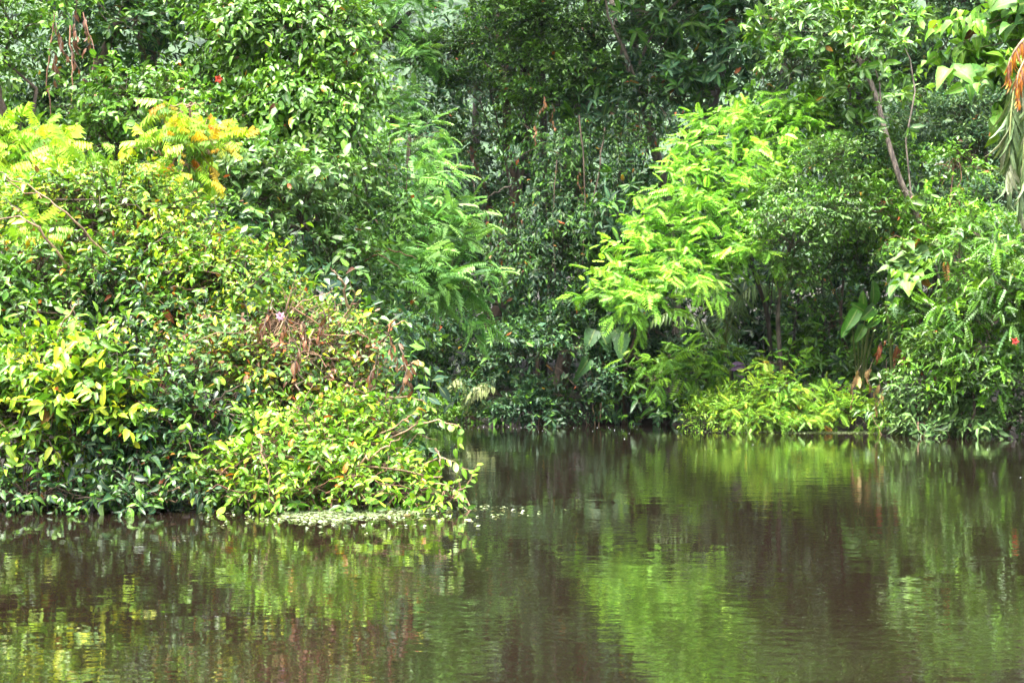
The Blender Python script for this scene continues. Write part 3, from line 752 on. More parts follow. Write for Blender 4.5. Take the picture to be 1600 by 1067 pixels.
# feathery trees left of the gap
plant('feathery_tree', 'soft green feathery tree drooping over the central gap', 'tree',
      [(620, 255, 18.6, 60, 35), (660, 300, 18.2, 60, 30), (600, 330, 18.4, 60, 40), (650, 380, 17.8, 75, 34), (700, 420, 17.5, 62, 34), (620, 440, 17.2, 70, 40), (690, 470, 17.6, 50, 34), (600, 400, 17.6, 50, 40), (660, 350, 18.6, 60, 40), (570, 230, 18.4, 44, 26), (640, 215, 18.8, 44, 20), (560, 480, 16.8, 44, 26), (735, 450, 17.6, 30, 22), (560, 330, 17.6, 40, 30)],
      'green_feather', trunk_r=0.08, leaves=260, limbs=6, base=(-2.4, 18.2))
plant('feathery_tree', 'soft green feathery tree high up beside the pale misty gap', 'tree',
      [(610, 70, 25, 50, 20), (575, 120, 24.6, 40, 22), (650, 95, 25, 40, 18), (600, 165, 24.5, 50, 22), (560, 25, 25, 30, 14), (640, 20, 25, 36, 14)], 'green_feather', trunk_r=0.12, bark='dark', leaves=120, base=(-2.9, 25.3), extra=dict(clump=0.45))

# ------------------------------------------------------------------ centre of the far bank (21-26 m away)
plant('broad_tree', 'dark tree with level branches above the central gap', 'tree',
      [(700, 90, 25.5, 90, 34), (760, 140, 25, 90, 34), (690, 190, 25.4, 70, 26), (800, 60, 25.6, 80, 40), (770, -60, 25.8, 110, 60), (780, 210, 25, 70, 30)], 'small_dark', trunk_r=0.14, pal=DARKG + MIDG, extra=dict(flat=0.4))
plant('broad_tree', 'bright small-leaved crown at the top, centre', 'tree',
      [(860, 40, 23.5, 90, 50), (900, 110, 23.2, 60, 40), (820, 110, 23.6, 60, 44), (850, -80, 23.4, 170, 70), (830, -190, 21.6, 180, 90), (780, 30, 24, 60, 50), (870, 160, 23.4, 60, 40)], 'small', bark='dark', pal=MIDG + BRIGHT[:1] + DARKG[:1], base=(0.55, 25.2), trunk=[(850, 560, 25.2, 12), (850, 200, 24.8, 11), (845, 0, 24.6, 8)])  # highest lobe is out of view, added to overhang and shade the centre
plant('creeper_tree', 'dark tree wrapped in hanging creepers, right of the gap', 'tree',
      [(880, 230, 22.8, 70, 50), (850, 310, 22.6, 60, 60), (920, 320, 22.6, 70, 70), (870, 400, 22.3, 70, 60), (940, 420, 22.4, 60, 60), (820, 420, 22.4, 44, 60), (900, 480, 22.2, 70, 44), (800, 360, 23, 30, 60)],
      'curtain_dark', trunk_r=0.13, pal=MIDG[:2] + DARKG)
plant('glossy_tree', 'dark whorled-leaf tree with leaning pale trunk, top right of centre', 'tree',
      [(1060, 30, 23, 90, 50), (1130, 100, 23, 70, 60), (990, 60, 23.2, 60, 50), (1080, 150, 22.8, 60, 50), (960, 170, 23, 60, 50), (1160, 20, 23.4, 60, 50), (1080, -90, 23, 170, 70), (1050, -200, 21.5, 240, 90), (930, 110, 23.4, 50, 44)],  # the topmost, unseen lobe is added to cast shade on the centre
      'whorl', bark='pale', leaves=200, pal=MIDG[:2] + DARKG[:2] + BLUEG[:1], trunk=[(1062, 560, 24, 18), (1040, 300, 23.7, 17), (1015, 200, 23.1, 15), (1003, 150, 22.9, 14), (975, 90, 23.1, 12), (955, 0, 24, 9)], limbs=3)
plant('glossy_shrub', 'dark rosette-leaved treelet just left of the lime crown', 'shrub',
      [(985, 300, 21.6, 40, 30), (975, 350, 21.5, 44, 40), (1000, 400, 21.8, 50, 40), (960, 470, 21.8, 44, 40)], 'whorl', trunk_r=0.05, leaves=90, extra=dict(L=(0.14, 0.21), clump=0.3))
plant('gap_tree', 'slender shaded treelet deep in the central gap', 'tree',
      [(740, 280, 27, 60, 40), (770, 350, 26.5, 60, 50), (730, 420, 26, 50, 50), (700, 340, 27, 40, 50)], 'small_dark', trunk_r=0.07, bark='red', base=(-0.7, 26.8), pal=DARKG + BLUEG,
      trunk=[(760, 520, 26.5, 12), (765, 320, 26.3, 11), (742, 260, 26.2, 9), (735, 225, 26.2, 6)])
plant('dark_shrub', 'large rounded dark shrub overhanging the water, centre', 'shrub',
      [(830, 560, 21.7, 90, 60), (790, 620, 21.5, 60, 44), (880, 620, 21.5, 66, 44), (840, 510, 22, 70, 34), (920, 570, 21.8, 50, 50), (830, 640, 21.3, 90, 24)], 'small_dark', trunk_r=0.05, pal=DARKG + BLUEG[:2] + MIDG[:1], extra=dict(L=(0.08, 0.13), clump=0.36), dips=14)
plant('dark_shrub', 'shaded shrub at the back of the inlet, left of the pale palm frond', 'shrub',
      [(690, 560, 23.5, 40, 50), (660, 600, 23, 40, 40), (720, 620, 22.8, 30, 34), (640, 520, 23.4, 50, 44)], 'small_dark', trunk_r=0.04, pal=MIDG + DARKG)
plant('low_shrub', 'low green shrub at the end of the narrow inlet', 'shrub', [(650, 645, 21.9, 50, 20), (700, 645, 22.2, 36, 18), (610, 635, 21.6, 40, 24), (735, 648, 22.1, 30, 14)], 'small_bright', trunk_r=0.02)
plant('low_shrub', 'low glossy plants at the waterline below the vine curtain', 'shrub', [(945, 640, 21.9, 36, 18), (985, 630, 21.9, 36, 24), (1030, 640, 21.8, 44, 22), (1070, 645, 21.7, 30, 18)], 'low_glossy', trunk_r=0.02, leaves=60, pal=DARKG + MIDG)
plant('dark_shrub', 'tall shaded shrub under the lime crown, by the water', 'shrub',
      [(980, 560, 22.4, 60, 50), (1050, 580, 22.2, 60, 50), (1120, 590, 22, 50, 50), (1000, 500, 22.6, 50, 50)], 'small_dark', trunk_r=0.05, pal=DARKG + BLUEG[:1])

plant('hanging_climber', 'dark climber hanging between the central creepers and the lime crown', 'climber',
      [(1000, 200, 22.2, 40, 40), (985, 250, 22, 40, 34), (1020, 160, 22.4, 50, 40), (1010, 470, 21.4, 40, 40), (960, 400, 22, 36, 40)], 'curtain_dark', trunk_r=0.03, pal=DARKG + MIDG[:1])
plant('hanging_climber', 'small-leaved climber filling between the lime crown and the leaning trunk', 'climber',
      [(1290, 200, 20.6, 60, 34), (1340, 240, 20.4, 50, 40), (1390, 230, 20.4, 40, 40), (1350, 310, 20.3, 50, 40), (1420, 330, 20.2, 36, 40)], 'small', trunk_r=0.03, pal=MIDG + BLUEG[:1] + BRIGHT[:1])
plant('hanging_climber', 'shaded climber draped behind the drooping feathery tree', 'climber',
      [(700, 270, 23.5, 40, 40), (660, 230, 23.5, 40, 36), (720, 350, 23, 36, 44), (690, 500, 22.5, 40, 34)], 'curtain_dark', trunk_r=0.03, pal=DARKG + BLUEG[:1])

# ------------------------------------------------------------------ lime feathery tree
plant('feathery_tree', 'lime green feathery tree with layered domed crown', 'tree',
      [(1192, 171, 20.7, 48, 12, 1.3), (1244, 179, 20.55, 48, 12, 1.3), (1142, 201, 20.58, 48, 12, 1.3), (1202, 209, 20.43, 48, 12, 1.3), (1257, 201, 20.58, 48, 12, 1.3), (1102, 236, 20.44, 48, 12, 1.3), (1162, 244, 20.29, 48, 12, 1.3), (1227, 236, 20.44, 48, 12, 1.3), (1072, 276, 20.28, 48, 12, 1.3), (1134, 284, 20.13, 48, 12, 1.3), (1197, 276, 20.28, 48, 12, 1.3), (1047, 316, 20.12, 48, 12, 1.3), (1107, 324, 19.97, 48, 12, 1.3), (1172, 316, 20.12, 48, 12, 1.3), (1027, 356, 19.96, 48, 12, 1.3), (1087, 364, 19.81, 48, 12, 1.3), (1152, 356, 19.96, 48, 12, 1.3), (1012, 396, 19.8, 48, 12, 1.3), (1067, 404, 19.65, 48, 12, 1.3), (1132, 396, 19.8, 48, 12, 1.3), (1182, 404, 19.65, 48, 12, 1.3), (990, 434, 19.65, 48, 12, 1.3), (1052, 442, 19.5, 48, 12, 1.3), (1102, 434, 19.65, 48, 12, 1.3), (964, 468, 19.51, 48, 12, 1.3), (1002, 476, 19.36, 48, 12, 1.3)],
      'lime_feather', leaves=300, limbs=9, base=(3.55, 20.9), bark='dark', trunk=[(1207, 590, 20.9, 7), (1200, 490, 20.8, 7), (1170, 400, 20.5, 6), (1150, 300, 20.4, 5), (1165, 220, 20.5, 3)])
plant('feathery_sapling', 'small green feathery sapling leaning over water below the lime crown', 'tree',
      [(1050, 560, 20.8, 50, 22), (1100, 545, 20.9, 40, 20), (1020, 590, 20.7, 36, 20), (1110, 580, 20.8, 30, 18)], 'lime_feather', trunk_r=0.03, leaves=110, pal=[(0.12, 0.28, 0.02), (0.10, 0.24, 0.025), (0.16, 0.32, 0.02)], limbs=4, base=(2.9, 21.2))
plant('layered_tree', 'pale layered small-leaved tree in front of the lime crown', 'tree',
      [(1265, 330, 19.3, 62, 36), (1240, 380, 19.2, 50, 26), (1310, 310, 19.5, 40, 36), (1290, 260, 19.6, 60, 36), (1210, 310, 19.6, 40, 26), (1240, 430, 19.4, 36, 24)],
      'layered', bark='pale', trunk=[(1222, 600, 20.4, 7), (1214, 490, 20.2, 7), (1226, 410, 19.8, 6), (1255, 330, 19.6, 4)], base=(3.95, 20.6))
plant('leaning_tree', 'leaning spotted trunk tree with whorled pale crown, upper right', 'tree',
      [(1300, 60, 20.2, 90, 44), (1380, 100, 20, 50, 44), (1240, 110, 20.4, 50, 40), (1320, 140, 20.2, 66, 26), (1260, 30, 20.6, 60, 40), (1380, 40, 20.4, 60, 40), (1310, -50, 20.6, 130, 50), (1380, 150, 20, 36, 24), (1372, 185, 19.2, 22, 12), (1412, 300, 19.0, 16, 12), (1350, 100, 19.4, 30, 16)],
      'whorl_light', bark='pale', leaves=180, base=(6.1, 20.6), limbs=2,
      trunk=[(1478, 490, 19.9, 10), (1444, 360, 19.4, 9.5), (1405, 280, 19.3, 9), (1383, 205, 19.45, 8), (1366, 140, 19.6, 8), (1342, 92, 19.8, 7), (1325, 50, 20.4, 5)])
plant('small_leaf_tree', 'greyish small-leaved tree right of the leaning trunk', 'tree',
      [(1470, 190, 21.5, 70, 44), (1530, 170, 21.3, 60, 50), (1440, 250, 21.4, 50, 50), (1520, 250, 21, 66, 50), (1480, 310, 21, 60, 44), (1560, 310, 20.5, 50, 50)], 'small_blue', trunk_r=0.09, pal=PALE + BLUEG)
plant('small_leaf_tree', 'blue-green tree behind the leaning trunk, top right', 'tree',
      [(1460, 60, 23.5, 60, 50), (1510, 120, 23.2, 50, 44), (1430, 130, 23.4, 40, 40), (1490, -60, 23.6, 130, 60), (1540, 20, 23.6, 60, 50)], 'small_blue', trunk_r=0.1, extra=dict(L=(0.08, 0.13)))
plant('yellow_shrub', 'yellow-green young tree beside the leaning trunk foot', 'shrub', [(1490, 260, 19.6, 40, 26), (1500, 320, 19.4, 40, 30), (1460, 380, 19.2, 40, 30), (1380, 330, 19.6, 40, 40), (1390, 390, 19.4, 44, 34)], 'small_bright', trunk_r=0.03, bark='red')
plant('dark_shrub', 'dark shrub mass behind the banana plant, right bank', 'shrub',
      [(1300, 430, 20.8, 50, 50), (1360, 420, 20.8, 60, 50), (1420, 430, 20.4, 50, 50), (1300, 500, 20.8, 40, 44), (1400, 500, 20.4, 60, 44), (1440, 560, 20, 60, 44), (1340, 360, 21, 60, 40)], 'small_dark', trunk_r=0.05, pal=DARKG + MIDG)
plant('glossy_shrub', 'glossy whorled shrub behind the lime waterside bush', 'shrub',
      [(1270, 560, 20.8, 50, 34), (1320, 580, 20.6, 50, 34), (1240, 590, 20.8, 34, 30), (1350, 550, 20.8, 40, 34)], 'low_glossy', trunk_r=0.03, leaves=110, pal=MIDG + DARKG[:1] + BRIGHT[:1])
plant('lime_bush', 'lime yellow-green bush spreading low over the water, right bank', 'shrub',
      [(1225, 570, 19.9, 32, 14), (1185, 585, 19.8, 26, 12), (1250, 600, 19.7, 40, 14), (1215, 625, 19.6, 56, 18), (1290, 628, 19.7, 50, 16), (1160, 645, 19.6, 54, 16), (1250, 655, 19.45, 66, 14), (1330, 652, 19.5, 46, 14), (1375, 660, 19.4, 26, 10), (1345, 635, 19.5, 40, 12), (1385, 648, 19.2, 36, 10), (1200, 660, 19.4, 60, 10)], 'lime_bush', dips=12, trunk_r=0.03, leaves=260, limbs=6, base=(3.9, 20.35))
plant('lime_bush', 'fine-leaved lime bush trailing to the water, left end of the right bank', 'shrub', [(1130, 645, 19.7, 38, 20), (1110, 660, 19.6, 24, 10), (1170, 640, 19.9, 40, 20)], 'lime_small', trunk_r=0.02, base=(3.05, 20.3))
plant('groundcover_shrub', 'low pale-green leafy cover along the right waterline', 'shrub',
      [(1410, 656, 18.9, 40, 16), (1460, 650, 18.7, 50, 20), (1515, 652, 18.4, 50, 20), (1570, 652, 18.2, 50, 22), (1620, 650, 18.1, 40, 24), (1400, 634, 19.2, 30, 14), (1480, 668, 18.3, 50, 8), (1550, 670, 18.1, 50, 8)], 'groundcover', dips=12, trunk_r=0.02, leaves=200, pal=PALE + [(0.12, 0.24, 0.06), (0.15, 0.28, 0.07)])
plant('spray_shrub', 'right bank shrub of feathery sprays under the palm', 'shrub',
      [(1560, 400, 18, 50, 34), (1510, 470, 18, 44, 34), (1590, 470, 17.7, 44, 40), (1560, 540, 17.8, 50, 30), (1500, 400, 18.4, 34, 24)], 'fern_spray', trunk_r=0.025, leaves=240, limbs=5)
plant('leafy_shrub', 'tall bright small-leaved shrub filling the right bank below the palm', 'shrub',
      [(1530, 370, 18.6, 60, 40), (1540, 450, 18.4, 66, 44), (1500, 520, 18.3, 60, 40), (1580, 560, 18, 60, 44), (1450, 560, 18.6, 50, 36), (1530, 600, 18.2, 60, 36), (1620, 460, 17.9, 50, 60), (1450, 500, 18.9, 44, 36)], 'small_bright', trunk_r=0.025, limbs=5, pal=BRIGHT + PALE[:1] + MIDG[:1])
plant('leafy_shrub', 'broad-leaved light shrub beside the leaning trunk, right bank', 'shrub', [(1450, 410, 18.8, 34, 24), (1430, 440, 18.9, 34, 24), (1470, 450, 18.8, 30, 24)], 'heart', trunk_r=0.03, leaves=90, pal=PALE + BRIGHT[:1], extra=dict(L=(0.13, 0.2), clump=0.24))
plant('leafy_shrub', 'green shrub between spray shrub and waterline, right bank', 'shrub',
      [(1460, 610, 18.7, 50, 30), (1540, 620, 18.4, 60, 30), (1590, 600, 18.2, 50, 34), (1410, 600, 19, 40, 24)], 'small', trunk_r=0.02, pal=MIDG + PALE)
plant('heart_leaf_tree', 'heart-leaved tree branch in the top right corner', 'tree', [(1540, 60, 14, 44, 44), (1590, 30, 13.8, 50, 50), (1530, 130, 14, 32, 36), (1580, 130, 13.9, 46, 44), (1640, 60, 13.8, 60, 90)], 'heart', trunk_r=0.07, leaves=140, base=(6.3, 14.6))

# ------------------------------------------------------------------ left bank, near bushes (about 10-12 m away)
plant('drooping_sapling', 'yellow-green sapling with rows of drooping leaflets, left edge', 'tree', [(30, 225, 12.4, 50, 22), (90, 250, 12.2, 46, 20), (20, 270, 12.2, 50, 26), (-40, 230, 12.4, 50, 30), (130, 275, 12.1, 24, 16)], 'drooping_sapling', trunk_r=0.03, leaves=60, base=(-5.1, 12.7))
plant('golden_sapling', 'golden sapling with orange drooping leaflets against the dark wall', 'tree', [(290, 225, 12.6, 50, 20), (330, 240, 12.5, 30, 18), (250, 240, 12.6, 34, 18), (300, 170, 12.7, 30, 16), (290, 265, 12.4, 40, 16)], 'golden_sapling', trunk_r=0.02, leaves=60, base=(-3.4, 12.6), bark='dry')
plant('golden_sapling', 'small orange-leaved sapling at the left edge among the tangle', 'tree', [(25, 390, 11.3, 40, 16), (60, 380, 11.2, 26, 14)], 'golden_sapling', trunk_r=0.015, leaves=40, base=(-4.0, 11.5), bark='dry')
plant('tangled_shrub', 'sunlit yellow-green tangle cresting the near left bank', 'shrub',
      [(180, 350, 11.4, 90, 50), (120, 320, 11.6, 60, 40), (230, 330, 11.5, 50, 40), (260, 410, 11.2, 80, 50), (330, 450, 11, 80, 50), (400, 440, 11, 60, 44), (40, 340, 11.6, 60, 40), (230, 300, 11.6, 34, 20)], 'sun_tangle', vines=40, autos=16, pal=YELG + BRIGHT + MIDG, trunk_r=0.03, leaves=300, limbs=7, shoots=[([(330, 500, 10.7), (400, 440, 10.5), (478, 348, 10.5)], 18, 1.5), ([(150, 330, 11.3), (170, 290, 11.2), (150, 262, 11.2)], 10, 1.3), ([(230, 320, 11.4), (235, 280, 11.3), (215, 255, 11.3)], 10, 1.2), ([(300, 400, 11), (340, 350, 10.9), (335, 310, 10.9)], 12, 1.2), ([(400, 450, 10.9), (450, 410, 10.7), (455, 380, 10.7)], 10, 1.4), ([(60, 330, 11.4), (40, 290, 11.3), (60, 268, 11.3)], 10, 1.4), ([(100, 420, 11), (50, 340, 10.9), (-10, 300, 10.9)], 9, 1.5), ([(200, 420, 11), (250, 370, 10.8), (290, 372, 10.8)], 10, 1.2)])
plant('vine_shrub', 'small-leaved pale climber below the orange sapling, left edge', 'shrub', [(60, 440, 10.9, 80, 44), (20, 490, 10.8, 60, 44), (110, 500, 10.7, 50, 34), (150, 430, 10.9, 50, 36)], 'sun_tangle', trunk_r=0.02, leaves=200, pal=BRIGHT + MIDG + PALE, extra=dict(L=(0.06, 0.10)))
plant('dark_climber', 'shaded dark-leaved climber in the middle of the near tangle', 'shrub', [(190, 480, 10.9, 50, 36), (250, 500, 10.9, 50, 40), (220, 550, 10.8, 50, 36)], 'dark_glossy', trunk_r=0.02, leaves=120, pal=MIDG + DARKG)
plant('red_tangle', 'tangle of vines with reddish dead leaves, near left bank', 'shrub',
      [(440, 520, 10.7, 80, 44), (505, 550, 10.6, 60, 40), (565, 575, 10.6, 40, 30), (400, 580, 10.6, 80, 44), (480, 600, 10.5, 80, 44), (545, 625, 10.5, 52, 36), (330, 560, 10.6, 60, 50), (490, 515, 10.8, 34, 18)], 'red_tangle', vines=80, autos=16, trunk_r=0.025, leaves=300, limbs=8, bark='dry', shoots=[([(520, 520, 10.6), (556, 470, 10.5), (548, 440, 10.5)], 12, 1.2), ([(590, 540, 10.5), (625, 500, 10.4), (640, 505, 10.4)], 10, 1.2), ([(430, 520, 10.6), (470, 470, 10.5), (520, 455, 10.5)], 12, 1.2), ([(620, 580, 10.4), (655, 560, 10.3), (668, 590, 10.3)], 10, 1.3), ([(600, 620, 10.4), (650, 620, 10.3), (680, 640, 10.3)], 12, 1.2)])
plant('glossy_bush', 'glossy large-leaved bush at the left edge over the water', 'shrub',
      [(60, 590, 10, 80, 50), (130, 570, 9.9, 70, 40), (20, 650, 9.9, 60, 50), (110, 650, 9.8, 80, 50), (170, 640, 9.8, 50, 44), (60, 710, 9.9, 60, 44), (-40, 620, 10, 60, 80)], 'big_glossy', vines=16, autos=16, dips=12, trunk_r=0.03, leaves=300, limbs=6, shoots=[([(110, 590, 9.9), (140, 540, 9.7), (150, 515, 9.7)], 9, 1.3), ([(60, 600, 9.9), (100, 560, 9.7), (122, 545, 9.7)], 9, 1.2), ([(150, 620, 9.8), (190, 590, 9.6), (225, 595, 9.6)], 9, 1.1), ([(40, 680, 9.8), (80, 690, 9.55), (95, 720, 9.5)], 9, 1.1), ([(10, 620, 9.9), (30, 600, 9.6), (50, 605, 9.55)], 8, 1.2)])
plant('dark_bush', 'dark glossy bush hanging to the water beside the large-leaved bush', 'shrub',
      [(240, 640, 10, 60, 60), (280, 700, 9.9, 50, 44), (200, 720, 9.8, 50, 44), (250, 750, 9.8, 50, 30), (310, 640, 10.1, 50, 60), (100, 760, 9.8, 40, 24), (30, 770, 9.8, 50, 20), (170, 776, 9.6, 56, 14), (60, 778, 9.58, 56, 14), (300, 770, 9.65, 46, 14), (240, 776, 9.6, 40, 12)], 'dark_glossy', vines=24, autos=16, dips=26, trunk_r=0.025, leaves=260, limbs=6, shoots=[([(250, 690, 9.9), (270, 740, 9.6), (262, 775, 9.55)], 12, 1.2), ([(180, 700, 9.8), (150, 750, 9.55), (160, 790, 9.5)], 12, 1.2), ([(300, 650, 10), (330, 690, 9.8), (340, 740, 9.75)], 12, 1.1), ([(110, 740, 9.8), (120, 770, 9.6), (135, 798, 9.5)], 12, 1.0)])
plant('trailing_bush', 'light green bush trailing low over the water on the near bank', 'shrub',
      [(400, 700, 10, 80, 40), (480, 690, 10.1, 70, 40), (540, 685, 10.1, 56, 32), (430, 750, 9.8, 80, 26), (520, 745, 9.8, 80, 30), (575, 742, 9.9, 45, 26), (615, 768, 9.8, 44, 12), (655, 768, 9.75, 44, 8), (700, 776, 9.7, 26, 5), (400, 772, 9.62, 60, 12), (480, 772, 9.62, 60, 12), (560, 774, 9.64, 50, 12), (360, 740, 9.9, 50, 34), (590, 690, 10.2, 30, 22)], 'sun_tangle', vines=60, autos=16, dips=30, trunk_r=0.02, leaves=300, limbs=8, bark='dry', pal=YELG[1:2] + YELG[3:] + BRIGHT + MIDG[:1], extra=dict(L=(0.045, 0.09), dead=0.03), shoots=[([(600, 690, 10.1), (680, 650, 10), (728, 668, 9.9), (712, 700, 9.9)], 18, 1.25), ([(620, 740, 9.9), (690, 712, 9.8), (738, 740, 9.8)], 14, 1.2), ([(640, 760, 9.8), (700, 755, 9.7), (725, 785, 9.7)], 12, 1.2), ([(570, 690, 10.1), (630, 660, 10), (650, 640, 10)], 10, 1.2), ([(500, 740, 9.8), (560, 780, 9.6), (600, 790, 9.6)], 10, 1.1), ([(400, 740, 9.8), (350, 775, 9.6), (330, 786, 9.6)], 10, 1.2), ([(680, 700, 9.9), (690, 725, 9.85), (682, 760, 9.85)], 9, 1.0)])
# ------------------------------------------------------------------ stems, lianas and dead branches
def stem_thing(name, label, cat, paths, bark, part='branch', leaves=None, foot=None, group=None):
    """a thing made of bare stems (path of (px, py, D), width px), with optional leaves on them"""
    NPLANT[0] += 1
    rng = np.random.default_rng(7000 + NPLANT[0])
    curves = [(smooth_path([at(*q) for q in p]), w) for p, w in paths]
    f = curves[0][0][0] if foot is None else np.array(foot, float)
    root = link(name, None, None, f, label=label, category=cat, group=group)
    for b, w in curves:
        r0 = w / FOC * b[0][1] / 2
        b[1:-1] += rng.normal(0, r0 * 0.5 + 0.004, b[1:-1].shape)
        link(part, tubes(part, [(b - f, np.linspace(r0, r0 * 0.4, len(b)))], BARK[bark], 6), root)
    if leaves:
        kind, n, size, pal, droop, t0 = leaves
        sp = SP[kind]; me = unit_leaf(sp['shape'], sp['gl'])
        for b, w in curves:
            lv = along(b, n, t0, sp, rng, size, droop, pal)
            for i in range(n):
                single('leaf', me, lv['P'][i] - f, lv['X'][i] * lv['W'][i], lv['D'][i] * lv['L'][i], lv['Z'][i] * lv['L'][i], lv['C'][i], root)
    return root

stem_thing('fallen_branch', 'brown fallen branch lying level through the near trailing bush', 'branch', [([(300, 705, 10), (400, 708, 9.75), (500, 722, 9.65), (620, 735, 9.7), (690, 745, 9.75)], 7), ([(500, 722, 9.65), (530, 760, 9.6), (520, 790, 9.6)], 4), ([(560, 728, 9.66), (590, 705, 9.6), (626, 682, 9.6)], 5)], 'dry')
stem_thing('fallen_branch', 'reddish dead branch low at the water left of the floating weed', 'branch', [([(310, 755, 9.75), (360, 770, 9.6), (420, 782, 9.5), (450, 796, 9.5)], 5), ([(330, 760, 9.7), (350, 735, 9.6), (420, 700, 9.6)], 4)], 'red')
stem_thing('fallen_branch', 'thin bare stick leaning into the water through the near bush', 'branch', [([(405, 690, 9.7), (418, 730, 9.55), (425, 770, 9.5), (430, 800, 9.48)], 4)], 'dry')
stem_thing('dead_branch', 'pale broken stick poking up above the near tangle', 'branch', [([(545, 480, 10.5), (535, 440, 10.4), (516, 418, 10.4)], 5)], 'dry')
stem_thing('dead_branch', 'bowed bare brown branch at the left edge above the tangle', 'branch', [([(140, 470, 10.9), (60, 352, 10.6), (25, 335, 10.6), (-15, 345, 10.6)], 5), ([(170, 400, 10.8), (110, 340, 10.6), (50, 290, 10.6), (-10, 268, 10.6)], 4)], 'dry', leaves=('sun_tangle', 7, 1.5, YELG + ORANGE[:1], 0.5, 0.4))
stem_thing('dead_branch', 'slanting thin stem rising through the middle of the near tangle', 'branch', [([(60, 620, 9.9), (75, 545, 9.8), (110, 490, 9.7), (130, 462, 9.7)], 4), ([(160, 560, 10.0), (180, 530, 9.9), (200, 510, 9.9)], 3)], 'dry')

def hanging_leaves(name, label, cat, spots, pal, size, seed):
    """a drooping dead branch with limp leaves"""
    rng = np.random.default_rng(seed)
    curves = []
    for (px, py, D, ln) in spots:
        p = at(px, py, D)
        q = p + np.array([rng.normal(0, 0.08), rng.normal(0, 0.05), -ln])
        curves.append(bent(p + UP * 0.12, q, rng, 7, 0, 0.2))
    f = curves[0][0]
    root = link(name, None, None, f, label=label, category=cat)
    me = unit_leaf('strap', 'soft')
    for b in curves:
        link('stem', tubes('stem', [(b - f, np.linspace(0.006, 0.003, 7))], BARK['brown'], 5), root)
        n = 9
        lv = along(b, n, 0.15, dict(L=(0.10, 0.17), ratio=0.2, pal=pal, dead=0, deadcol=pal, droop=1.4), rng, size)
        for i in range(n):
            single('leaf', me, lv['P'][i] - f, lv['X'][i] * lv['W'][i], lv['D'][i] * lv['L'][i], lv['Z'][i] * lv['L'][i], lv['C'][i], root)
    return root
hanging_leaves('dead_branch', 'hanging clusters of brown dead leaves, upper left', 'branch', [(88, 55, 15, 0.25), (120, 20, 15, 0.35), (112, 75, 15, 0.3), (135, 45, 15, 0.25), (82, 95, 14.9, 0.2)], BROWN[:2], 0.7, 3)
hanging_leaves('dead_branch', 'red-brown withered leaves hanging in the middle of the near tangle', 'branch', [(243, 560, 10.4, 0.15), (252, 600, 10.3, 0.2), (262, 560, 10.4, 0.15), (246, 640, 10.2, 0.12)], [(0.22, 0.06, 0.06), (0.28, 0.10, 0.10), (0.16, 0.06, 0.04)], 0.75, 4)
hanging_leaves('dead_branch', 'crumpled brown leaves on top of the red vine tangle', 'branch', [(420, 505, 10.3, 0.1), (450, 520, 10.3, 0.12), (480, 515, 10.3, 0.12), (505, 510, 10.3, 0.08), (470, 560, 10.2, 0.15)], BROWN + [(0.34, 0.14, 0.08)], 0.55, 5)
hanging_leaves('dead_branch', 'brown shrivelled leaves at the right end of the red vine tangle', 'branch', [(600, 545, 10.2, 0.12), (625, 570, 10.2, 0.15), (640, 590, 10.2, 0.12), (590, 580, 10.2, 0.15)], BROWN, 0.5, 6)
hanging_leaves('dead_branch', 'tan withered branch drooping behind the lime waterside bush', 'branch', [(1345, 585, 19.2, 0.4), (1365, 575, 19.1, 0.45), (1385, 575, 19.2, 0.4), (1400, 590, 19.1, 0.4), (1375, 605, 19, 0.3)], [(0.36, 0.24, 0.10), (0.26, 0.16, 0.07), (0.20, 0.11, 0.05)], 1.0, 8)
hanging_leaves('dead_branch', 'dark red-brown dead leaf cluster above the tan withered branch', 'branch', [(1378, 548, 19.1, 0.08), (1395, 552, 19.1, 0.08), (1408, 555, 19.1, 0.08)], [(0.28, 0.09, 0.04), (0.18, 0.05, 0.03)], 1.0, 9)
hanging_leaves('dead_branch', 'orange-brown dead leaves caught in the central creepers', 'branch', [(850, 160, 22, 0.2), (862, 175, 22, 0.25), (835, 205, 22, 0.2), (905, 275, 21.8, 0.25)], [(0.24, 0.10, 0.04), (0.14, 0.05, 0.02)], 0.55, 10)

